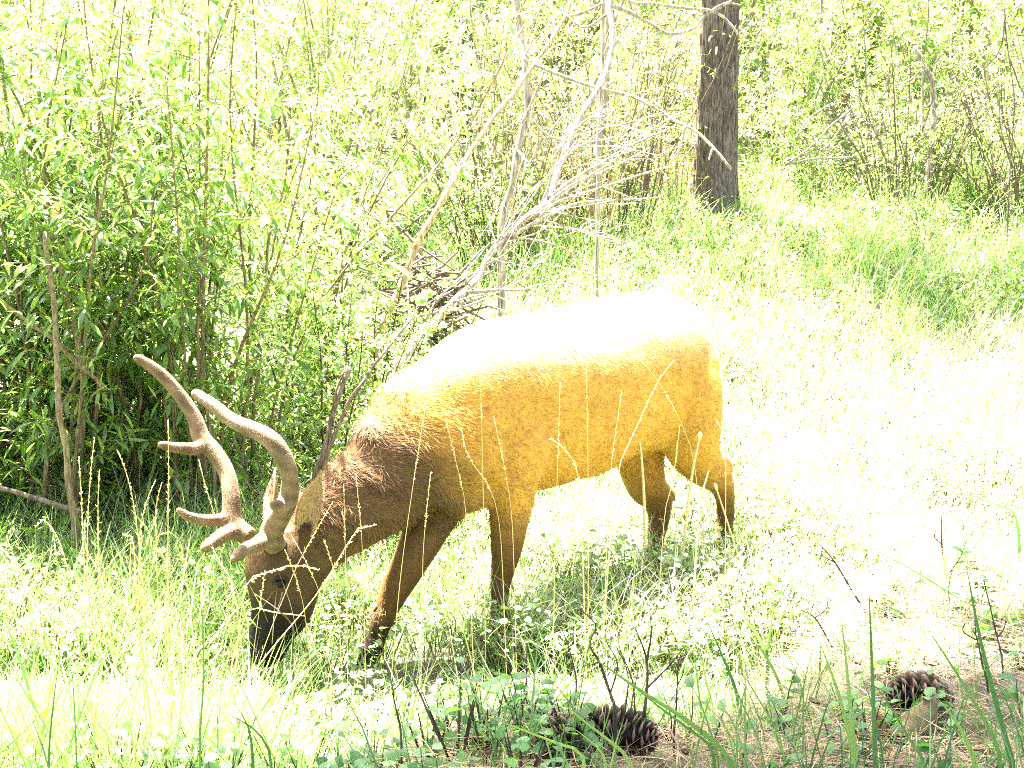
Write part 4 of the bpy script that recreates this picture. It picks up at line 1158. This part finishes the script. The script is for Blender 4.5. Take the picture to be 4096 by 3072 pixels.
S = [
    ([(1600, 2330), (1646, 1984), (1700, 1638)], 4.9, 'yellow grass stalk with long seed head crossing the base of the elk neck'),
    ([(1692, 2237), (1705, 2060), (1723, 1892)], 4.8, 'grass stalk with seed head just in front of the elk forward leg'),
    ([(1861, 2022), (1825, 1850), (1784, 1684)], 4.9, 'thin grass stalk leaning over the elk shoulder point'),
    ([(2007, 2214), (1984, 2022), (1930, 1899), (1876, 1838), (1846, 1715)], 4.8, 'kinked grass stalk bending over the top of the elk near foreleg'),
    ([(2053, 2176), (2038, 1984), (1976, 1669)], 5.0, 'tall leaning grass stalk crossing the elk foreleg and shoulder'),
    ([(2222, 2137), (2232, 1830), (2241, 1530)], 5.0, 'straight thin grass stalk standing in front of the elk ribs behind the shoulder'),
    ([(2353, 1968), (2350, 1700), (2345, 1407)], 5.1, 'tallest straight grass stalk in front of the middle of the elk flank'),
    ([(2445, 1868), (2476, 1638), (2487, 1561)], 5.2, 'faint grass stalk with narrow head in front of the elk belly'),
    ([(2476, 1876), (2545, 1715), (2630, 1530), (2691, 1446)], 5.2, 'thick headed grass stalk slanting across the elk thigh', 0.006),
    ([(2314, 1899), (2276, 1815), (2203, 1753)], 5.0, 'grass stalk with drooping pale head in front of the elk belly', 0.006),
    ([(2776, 1845), (2700, 1640), (2600, 1480), (2514, 1407)], 5.4, 'long thin grass stem arching backwards over the elk thigh'),
    ([(1923, 1538), (1905, 1460), (1880, 1377)], 5.0, 'dark thin stem showing against the bright elk shoulder'),
    ([(2660, 2050), (2690, 1930), (2720, 1700)], 5.4, 'faint grass stalk between the two elk hind legs'),
    ([(1009, 2700), (1274, 2368), (1443, 2102), (1501, 2100)], 4.5, 'bleached thick stalk with a hooked seed head in front of the elk cheek and throat', 0.008),
    ([(1033, 2662), (1178, 2286), (1260, 2131), (1332, 2006)], 4.6, 'yellow grass stalk slanting over the elk eye towards its ear'),
    ([(1010, 2650), (1040, 2420), (1060, 2280)], 4.7, 'short grass stem rising along the elk nose bridge'),
    ([(1220, 2460), (1180, 2300), (1140, 2200)], 4.6, 'grass stem crossing the elk cheek below the antler base'),
    ([(1285, 2400), (1230, 2260), (1165, 2140)], 4.7, 'grass stem leaning over the elk jaw towards the antler base'),
    ([(985, 2325), (1062, 2295), (1139, 2266), (1200, 2262), (1274, 2281)], 4.6, 'stalk with pale bushy head bent flat across the elk forehead', 0.008),
    ([(1385, 2382), (1380, 2150), (1375, 1939)], 4.8, 'upright grass stalk with narrow head in front of the elk throat'),
    ([(1448, 2170), (1438, 2050), (1424, 1900)], 4.9, 'thin upright grass stalk in front of the middle of the elk neck'),
    ([(1340, 2300), (1310, 2200), (1296, 2160)], 4.8, 'short knobbly grass head standing beside the elk jaw'),
]
for s in S:
    big = len(s) > 3
    stalk(s[0], s[1], s[2], r=0.002 if big else 0.0011, head=0.3 if big else 0.24, dense=70 if big else 50, hw=s[3] * 0.8 if big else 0.0034, sl=0.014 if big else 0.011, tint=0.75 if big else 0.45)
# smooth plantain like stalks by the hind legs
def knob(pixels, d, label, r):
    rt = stalk(pixels, d, label, r=r, heads=False, tint=0.95, name='knobbed_stalk', cat='plant stalk')
    c = P(*pixels[-1], d) - np.array(rt.location)
    mb = MB(); a = P(*pixels[-2], d) - np.array(rt.location); u = norm(c - a)
    tube(mb, [c - u * 0.022, c - u * 0.008, c + u * 0.006, c + u * 0.016], np.array((r * 0.95, r * 1.4, r * 1.55, r * 0.8)), 9, 0.95)
    obj('knob', mb.mesh('knob', M['straw']), rt)
knob([(2583, 2330), (2576, 1984), (2562, 1790), (2550, 1742)], 6.0, 'pale thick stalk with a knob top in front of the far hind leg', 0.0085)
knob([(2735, 2180), (2768, 1900), (2790, 1790), (2799, 1742)], 6.1, 'pale knobbed stalk leaning in front of the near hind leg', 0.008)
knob([(2960, 2260), (2910, 2090), (2862, 1945)], 6.3, 'bleached broken stalk leaning at the hock of the near hind leg', 0.006)
stalk([(2800, 2020), (2830, 1900), (2835, 1885)], 5.5, 'short bleached twig crossing the near hind leg above the hock', r=0.004, heads=False, tint=0.9)
stalk([(995, 2442), (1110, 2452), (1221, 2464)], 4.9, 'bleached straw lying straight across the elk muzzle', r=0.003, heads=False, tint=0.95)
# pale heads in the grass before the willows
gl = np.random.default_rng(77)
WS = [((350, 2120), (362, 1900), (378, 1750)), ((545, 2080), (505, 1890), (468, 1800)), ((400, 2300), (345, 2200), (340, 2080)), ((335, 2220), (325, 1990), (315, 1830)), ((395, 2260), (392, 2010), (398, 1880)),
      ((560, 2130), (585, 2010), (620, 1925)), ((625, 2150), (625, 2020), (648, 1930)), ((535, 2190), (520, 2130), (495, 2140)), ((672, 2180), (674, 1800), (672, 1680)), ((95, 2330), (50, 2210), (25, 2150)), ((560, 2200), (568, 2180), (566, 2130)),
      ((870, 2120), (815, 1920), (795, 1840)), ((930, 2340), (880, 2250), (850, 2190)), ((120, 2380), (70, 2260), (0, 2190)), ((250, 2200), (180, 2080), (140, 2110)), ((730, 2200), (690, 2130), (640, 2140))]
for w in WS:
    stalk(list(w), float(gl.uniform(5.0, 5.6)), 'pale grass stalk with seed head standing before the dark willow foot', r=0.0022, head=0.4, dense=60, hw=0.006, tint=0.85, group='pale grass stalks before the willows')
for i in range(16):
    x = gl.uniform(2900, 4050); y = gl.uniform(1500, 2250); h = gl.uniform(150, 420)
    stalk([(x, y), (x + gl.normal(0, 20), y - h * 0.6), (x + gl.normal(0, 50), y - h)], float(gl.uniform(5.2, 7.0)), 'thin grass stalk standing in the bright meadow beyond the bank', r=0.0018, head=0.3, dense=36, hw=0.004, tint=0.3, group='grass stalks in the bright meadow')
for i in range(14):
    x = gl.uniform(2950, 3900); y = gl.uniform(950, 1300); h = gl.uniform(120, 260)
    stalk([(x, y), (x + 0.3 * h, y - h * 0.7), (x + 0.6 * h, y - h)], float(gl.uniform(9.5, 11.5)), 'arching pale grass stalk in the shaded grass beside the conifer foot', r=0.003, head=0.3, dense=40, hw=0.008, sl=0.02, tint=0.8, group='arching stalks by the conifer')

# ------------------------------------------------------------------ broad blades in the foreground
def blade(pixels, d, wpx, label, tint=0.4, d2=None):
    dd = np.linspace(d, d2 or d, len(pixels))
    pts = np.array([P(x, y, e) for (x, y), e in zip(pixels, dd)])
    b = pts[0]; gz = float(ground_z(b[0], b[1]))
    if b[2] > gz: pts = np.concatenate([[np.array((b[0], b[1], gz - 0.01))], pts])
    off = pts[0].copy(); c = resample(pts - off, 14)
    T = norm(np.gradient(c, axis=0)); s = norm(np.cross(T, VIEW + np.array((0.3, 0, 0.2))))
    w = px2m(wpx, d) * 0.36 * np.array([min(1, 0.7 + 2 * t) * (1 - t ** 2.2) for t in np.linspace(0, 1, 14)])[:, None] + 0.0003
    nrm = norm(np.cross(s, T))
    V = np.concatenate([c - s * w, c + nrm * w * 0.35, c + s * w]); n = 14
    i = np.arange(n - 1)
    F = np.concatenate([np.stack([i, i + n, i + n + 1, i + 1], 1), np.stack([i + n, i + 2 * n, i + 2 * n + 1, i + n + 1], 1)])
    o = obj('sedge', mesh_np('sedge', V, [F], M['blade'], {'tint': np.full(len(V), tint)}))
    o.location = tuple(off); tag(o, label, 'sedge')
blade([(4050, 3060), (4027, 2974), (3925, 2575), (3864, 2257)], 1.95, 30, 'tall dark green broad blade right of the pine cone with the dead leaf', 0.05)
blade([(3500, 3060), (3499, 2974), (3486, 2608), (3475, 2338)], 1.95, 24, 'upright dark green blade left of the tan dead leaf', 0.1)
blade([(3425, 3060), (3415, 2974), (3384, 2642), (3364, 2460)], 1.95, 26, 'pale green upright blade next to the dark upright blade', 0.95)
blade([(3412, 3060), (3404, 2974), (3350, 2764), (3276, 2561)], 2.0, 26, 'pale green leaning blade sharing a base with the pale upright blade', 0.9)
blade([(3700, 3060), (3648, 2974), (3573, 2845), (3492, 2730)], 1.9, 16, 'thin blue green blade leaning in front of the brown dead leaf', 0.2)
blade([(3900, 3060), (3871, 2974), (3810, 2865), (3742, 2784)], 1.9, 30, 'short pale blade leaning in front of the tan dead leaf', 0.85)
blade([(4000, 3060), (3985, 2974), (3870, 2764), (3750, 2575), (3700, 2500)], 1.95, 22, 'long blue green blade arching over the pine cone', 0.4)
blade([(2920, 3040), (2860, 2974), (2735, 2872), (2588, 2780), (2364, 2624)], 1.9, 34, 'long broad green blade leaning over the twiggy bush by the cones', 0.45)
blade([(2850, 3000), (2760, 2920), (2640, 2830), (2500, 2720)], 1.92, 20, 'blue green blade running under the long broad blade', 0.2)
blade([(2520, 3050), (2453, 2976), (2330, 2880), (2229, 2793)], 1.8, 26, 'light green blade slanting across the front of the middle cone', 0.95)
blade([(2330, 3020), (2236, 2976), (2090, 2920), (1958, 2868)], 1.8, 24, 'yellow green blade lying over the ground left of the cones', 1.0)
blade([(2420, 3040), (2380, 2980), (2290, 2910)], 1.8, 22, 'bleached white blade tip between the two dark cones', 1.0)
blade([(2975, 2960), (2965, 2879), (2938, 2744), (2823, 2473)], 2.5, 20, 'dark stemmed blade standing on the lip of the bank', 0.0)
blade([(3070, 2700), (3066, 2608), (3000, 2500), (2925, 2392)], 3.0, 26, 'broad pale blade leaning outward from the tuft on the bank lip', 0.6)
blade([(3070, 2700), (3068, 2608), (3085, 2500), (3100, 2350)], 3.0, 22, 'broad upright blade of the tuft on the bank lip', 0.7)
blade([(3150, 2850), (3120, 2740), (3060, 2620), (2990, 2540)], 2.6, 20, 'bent blade in front of the tuft on the bank lip', 0.4)
blade([(4140, 2660), (4080, 2600), (3930, 2460), (3640, 2275), (3450, 2175)], 2.9, 12, 'very long thin stem arching low above the right bank', 0.0)
blade([(4080, 2250), (4060, 2060), (3990, 2020), (3900, 1995)], 3.2, 16, 'lone green blade tip bending over the bright meadow', 0.2)
blade([(1010, 3020), (990, 2900), (930, 2800)], 2.0, 30, 'broad dark blade in the shaded leaves at the foot of the bank', 0.05)
blade([(1080, 3020), (1020, 2920), (900, 2850)], 2.0, 28, 'second broad dark blade beside a bent one in the shaded leaves', 0.1)
blade([(195, 3050), (215, 2800), (245, 2590)], 2.4, 16, 'dark upright folded blade among the pale leaves', 0.0)
blade([(290, 2700), (268, 2640), (246, 2590)], 2.4, 12, 'folded over tip of a dark blade among the pale leaves', 0.0)
blade([(800, 2960), (815, 2700), (805, 2430), (770, 2250)], 2.5, 14, 'tall slim green blade rising left of the elk nose', 0.3)

# ------------------------------------------------------------------ twiggy bush by the cones
wood('twiggy_bush', 'bare dark twiggy bush rising behind the middle cones', 'bush', [
    ([(2460, 2850, 2.05), (2452, 2810, 2.05), (2398, 2644, 2.05), (2358, 2576, 2.05), (2385, 2502, 2.05), (2317, 2434, 2.05)], 13, 4),
    ([(2575, 2870, 2.05), (2585, 2780, 2.05), (2588, 2644, 2.05), (2540, 2510, 2.05)], 12, 4),
    ([(2588, 2644, 2.05), (2604, 2540, 2.05), (2602, 2461, 2.05)], 8, 3),
    ([(2580, 2760, 2.05), (2660, 2680, 2.05), (2730, 2597, 2.05)], 7, 3),
    ([(2440, 2780, 2.05), (2470, 2650, 2.05), (2425, 2560, 2.05), (2430, 2480, 2.05)], 6, 2),
    ([(2500, 2850, 2.07), (2510, 2700, 2.07), (2460, 2570, 2.07)], 6, 2),
    ([(2540, 2860, 2.08), (2530, 2720, 2.08), (2480, 2600, 2.08), (2470, 2520, 2.08)], 6, 2),
    ([(2520, 2850, 2.0), (2545, 2720, 2.0), (2560, 2640, 2.0)], 5, 2),
    ([(2398, 2644, 2.05), (2360, 2660, 2.05), (2330, 2640, 2.05)], 5, 2),
], M['twig'], part='branch', seed=20, rough=0.02)
TW = [([(1930, 2960), (1900, 2780), (1860, 2680), (1845, 2600)], 2.2, 'dark bare stem with a bend standing left of the twiggy bush'),
      ([(1610, 2990), (1590, 2840), (1575, 2760), (1540, 2650)], 2.1, 'dark forked stem rising from the shaded litter below the forward hoof'),
      ([(2310, 2860), (2300, 2680), (2250, 2520)], 2.4, 'thin dark stem just left of the twiggy bush'),
      ([(2700, 2900), (2710, 2740), (2712, 2620)], 2.1, 'thin reddish stem standing right of the twiggy bush'),
      ([(3480, 2480), (3420, 2380), (3340, 2250), (3278, 2175)], 3.3, 'bare dotted stem leaning over the bright meadow from the bank'),
      ([(3330, 2600), (3290, 2520), (3260, 2470), (3205, 2440)], 3.0, 'short bare stem with a hooked tip on the bank lip'),
      ([(3950, 2720), (3905, 2560), (3900, 2480)], 2.3, 'thin dark stem leaning beside the tall dark blade'),
      ([(4010, 2700), (3990, 2550), (3935, 2320)], 2.4, 'dark upright stem behind the tall dark blade'),
      ([(3790, 2330), (3770, 2180), (3766, 2060)], 3.4, 'thin dark upright stem on the far edge of the bank'),
      ([(1178, 2700), (1176, 2590), (1168, 2502), (1110, 2440), (1019, 2377)], 4.8, 'dead grey weed stem crooked across the elk muzzle'),
      ([(2110, 2820), (2105, 2640), (2112, 2560)], 2.6, 'straight dark stem standing below the near foreleg')]
for i, (px, d, lab) in enumerate(TW):
    last = px[-1]; mid = px[-2]
    g = np.random.default_rng(300 + i)
    fork = (mid[0] + g.normal(0, 10) + 35 * (1 if i % 2 else -1), mid[1] - 70)
    wood('weed', lab, 'weed', [([(x, y, d) for x, y in px], 6, 2.5), ([(mid[0], mid[1], d), (fork[0] - 8, fork[1] + 35, d), (fork[0], fork[1], d)], 3.5, 2)], M['twig'], part='stem', seed=300 + i, sides=5)

# ------------------------------------------------------------------ pine cones
def scale_mesh():
    # a cone scale: thin at the axis, widening to a rounded thick tip with a ridge
    prof = [(0.0, 0.25, 0.08), (0.45, 0.6, 0.10), (0.8, 1.0, 0.2), (1.0, 0.8, 0.22), (1.08, 0.35, 0.12)]
    V, F = [], []
    for (t, w, h) in prof:
        V += [(-w * .5, t, 0), (0, t, h), (w * .5, t, 0), (0, t, -h * .6)]
    for i in range(len(prof) - 1):
        for j in range(4):
            a = i * 4 + j; b = i * 4 + (j + 1) % 4
            F.append((a, b, b + 4, a + 4))
    n = len(V); V.append((0, 1.12, 0.02)); k = (len(prof) - 1) * 4
    T = [(k + j, k + (j + 1) % 4, n) for j in range(4)]
    tint = [0.0] * 8 + [0.35] * 4 + [1.0] * 4 + [0.8] * 4 + [0.8]
    return mesh_np('scale', V, [np.array(F), np.array(T)], M['cone'], {'tint': tint})
M['cone'] = tint_mat('cone_scale', (0.02, 0.011, 0.007), (0.13, 0.08, 0.048), 0.6, 0.3)
SCALE = scale_mesh()
def cone(px, py, d, length, label, axis, roll=0.0, open_=1.0):
    c = P(px, py, d); gz = float(ground_z(c[0], c[1])); R = length * 0.34
    axis = norm(np.array(axis, float)); root = empty('pine_cone', (c[0], c[1], gz + R * 0.72)); tag(root, label, 'pine cone', None)
    q = Vector(axis).to_track_quat('Z', 'Y'); root.rotation_mode = 'QUATERNION'; root.rotation_quaternion = q
    mb = MB(); zz = np.linspace(-0.5, 0.5, 9) * length
    tube(mb, np.stack([0 * zz, 0 * zz, zz], 1), R * 0.5 * np.sqrt(np.clip(1 - (np.linspace(-.9, .97, 9)) ** 2, 0.02, 1)), 10, 0.05)
    obj('core', mb.mesh('core', M['cone']), root)
    n = 78
    for i in range(n):
        t = (i + 0.5) / n; a = i * 2.39996 + roll
        z = (t - 0.5) * length * 0.98
        r = R * (math.sin(math.pi * min(1, 0.12 + t * 0.86)) ** 0.65)
        el = math.radians(-25 + 85 * t) * 1.0                 # lower scales reflex, upper ones point to the tip
        out = np.array((math.cos(a), math.sin(a), 0)); dr = out * math.cos(el) + np.array((0, 0, 1)) * math.sin(el)
        sd = np.array((-math.sin(a), math.cos(a), 0)); nm = np.cross(sd, dr)
        if nm[2] < 0: sd, nm = -sd, -nm
        L = max(0.25 * R, r * 0.85) * open_; W = R * 0.78 * (0.6 + 0.4 * math.sin(math.pi * t)); Hh = R * 0.34; p0 = out * r * 0.28 + np.array((0, 0, z))
        o = obj('scale', SCALE, root)
        o.matrix_basis = Matrix(((sd[0] * W, dr[0] * L, nm[0] * Hh, p0[0]), (sd[1] * W, dr[1] * L, nm[1] * Hh, p0[1]), (sd[2] * W, dr[2] * L, nm[2] * Hh, p0[2]), (0, 0, 0, 1)))
    return root
cone(3670, 2790, 2.3, 0.115, 'brown pine cone lying behind the tan curled dead leaf', (-0.75, -0.35, 0.2), 0.3)
cone(2480, 2920, 2.1, 0.115, 'dark open pine cone in front of the twiggy bush', (0.85, -0.45, 0.05), 1.2)
cone(2260, 2965, 2.08, 0.1, 'dark pine cone half behind the light green blade, beside a larger cone', (-0.8, -0.55, 0.05), 2.0)
cone(1500, 2780, 2.75, 0.09, 'small dark pine cone in the shaded litter below the forward hoof', (-0.4, -0.7, 0.1), 2.6)
cone(2640, 2880, 2.3, 0.06, 'small dark pine cone tucked behind the larger open cone', (0.7, -0.5, 0.1), 0.9)

# ------------------------------------------------------------------ dead leaves
M['deadleaf'] = tint_mat('dead_leaf', (0.09, 0.037, 0.011), (0.15, 0.11, 0.058), 0.7, 0.1, 0.08, (0.14, 0.09, 0.04))
def dead_leaf(px, py, d, L, W, rz, label, tint, curl=0.5, tilt=0.4, group=None):
    n, m = 12, 7
    V = []
    g = np.random.default_rng(int(px + py))
    for i in range(n):
        t = i / (n - 1)
        w = W * 0.5 * math.sin(math.pi * (0.06 + 0.9 * t) ** 0.8) * (1 + 0.12 * math.sin(i * 2.3 + px))
        for j in range(m):
            s = -1 + 2 * j / (m - 1)
            V.append((s * w, (t - .5) * L, curl * W * 0.6 * s * s + 0.25 * curl * L * (t - .5) ** 2 + 0.002 * g.normal()))
    idx = np.arange(n * m).reshape(n, m)
    F = np.stack([idx[:-1, :-1], idx[:-1, 1:], idx[1:, 1:], idx[1:, :-1]], -1).reshape(-1, 4)
    c = P(px, py, d); gz = float(ground_z(c[0], c[1]))
    o = obj('dead_leaf', mesh_np('dead_leaf', V, [F], M['deadleaf'], {'tint': np.clip(tint + g.normal(0, .06, len(V)), 0, 1)}))
    o.rotation_euler = (tilt, 0.15, rz); o.location = (c[0], c[1], gz + 0.012 + 0.5 * L * abs(math.sin(tilt)))
    sm = o.modifiers.new('thick', 'SOLIDIFY'); sm.thickness = 0.0012
    tag(o, label, 'dead leaf', group)
dead_leaf(3660, 2820, 2.17, 0.095, 0.062, -1.0, 'large tan curled dead leaf resting against the brown pine cone', 0.85, -0.5, 0.75)
dead_leaf(3545, 2830, 2.19, 0.06, 0.045, 0.6, 'rusty brown dead leaf beside the large tan curled leaf', 0.1, -0.4, 0.6)
gd = np.random.default_rng(55)
for i in range(26):
    x = gd.uniform(2700, 4080); y = gd.uniform(2620, 3060)
    dd = 1.9 + (3060 - y) / 440 * 0.7
    dead_leaf(x, y, dd, gd.uniform(0.025, 0.045), gd.uniform(0.015, 0.028), gd.uniform(0, 6.28), 'small dry leaf scrap lying flat among the pine needles', gd.uniform(0.2, 1), 0.4, gd.uniform(-0.2, 0.2), 'dry leaf scraps on the bank')

# ------------------------------------------------------------------ leafy sprigs in the foreground
def sprig(px, py, d, h, nl, label, seed, ls=(0.022, 0.034), group=None):
    g = np.random.default_rng(seed)
    c = P(px, py, d); gz = float(ground_z(c[0], c[1]))
    root = empty('leafy_sprig', (c[0], c[1], gz), g.uniform(0, 6.28)); tag(root, label, 'sprig', group)
    b = np.array((g.normal(0, .25), g.normal(0, .25), 1.0)) * h
    path = resample([(0, 0, -0.01), b * 0.5 + (0.01, 0, 0), b], 8)
    mb = MB(); tube(mb, path, np.linspace(0.0018, 0.0008, 8), 5); obj('stem', mb.mesh('stem', M['twig']), root)
    for i in range(nl):
        t = 0.35 + 0.65 * (i // 2 + 0.5) / max(1, nl / 2); q = path[min(7, int(t * 7))]
        a = (i % 2) * math.pi + (i // 2) * 1.57 + g.normal(0, .3)
        dr = norm(np.array((math.cos(a), math.sin(a), g.uniform(0.0, 0.6)))); nn = np.array((g.normal(0, .25), g.normal(0, .25), 1.0))
        sd = norm(np.cross(dr, nn)); nn = np.cross(sd, dr); L = g.uniform(*ls)
        o = obj('leaf', FL[int(g.integers(0, 4))], root)
        o.matrix_basis = Matrix(((-sd[0] * L, dr[0] * L, nn[0] * L, q[0]), (-sd[1] * L, dr[1] * L, nn[1] * L, q[1]), (-sd[2] * L, dr[2] * L, nn[2] * L, q[2]), (0, 0, 0, 1)))
SPR = [(3770, 2780, 2.22, 0.07, 6, 'bright green sprig growing over the brown pine cone'), (2580, 2985, 1.85, 0.05, 6, 'small sprig growing at the front of the dark open cone'),
       (3080, 2960, 1.95, 0.05, 8, 'low round leaved sprig beside the long broad blade'), (2960, 2900, 2.0, 0.08, 6, 'sprig behind the long broad blade on the bare litter'),
       (3800, 2500, 2.9, 0.09, 8, 'taller leafy sprig on the far part of the bank'), (3780, 2320, 3.2, 0.1, 8, 'leafy sprig at the far bank edge against the bright meadow'),
       (2680, 2800, 2.2, 0.1, 6, 'sprig with oval leaves just right of the twiggy bush'), (2080, 2800, 2.3, 0.12, 5, 'sprig with long drooping leaves left of the twiggy bush'),
       (1760, 2740, 2.7, 0.1, 6, 'sprig with paired leaves below the elk forward leg'), (1230, 2960, 2.5, 0.1, 8, 'sprig with dark leaves under the elk nose')]
for i, s in enumerate(SPR): sprig(*s, seed=400 + i)
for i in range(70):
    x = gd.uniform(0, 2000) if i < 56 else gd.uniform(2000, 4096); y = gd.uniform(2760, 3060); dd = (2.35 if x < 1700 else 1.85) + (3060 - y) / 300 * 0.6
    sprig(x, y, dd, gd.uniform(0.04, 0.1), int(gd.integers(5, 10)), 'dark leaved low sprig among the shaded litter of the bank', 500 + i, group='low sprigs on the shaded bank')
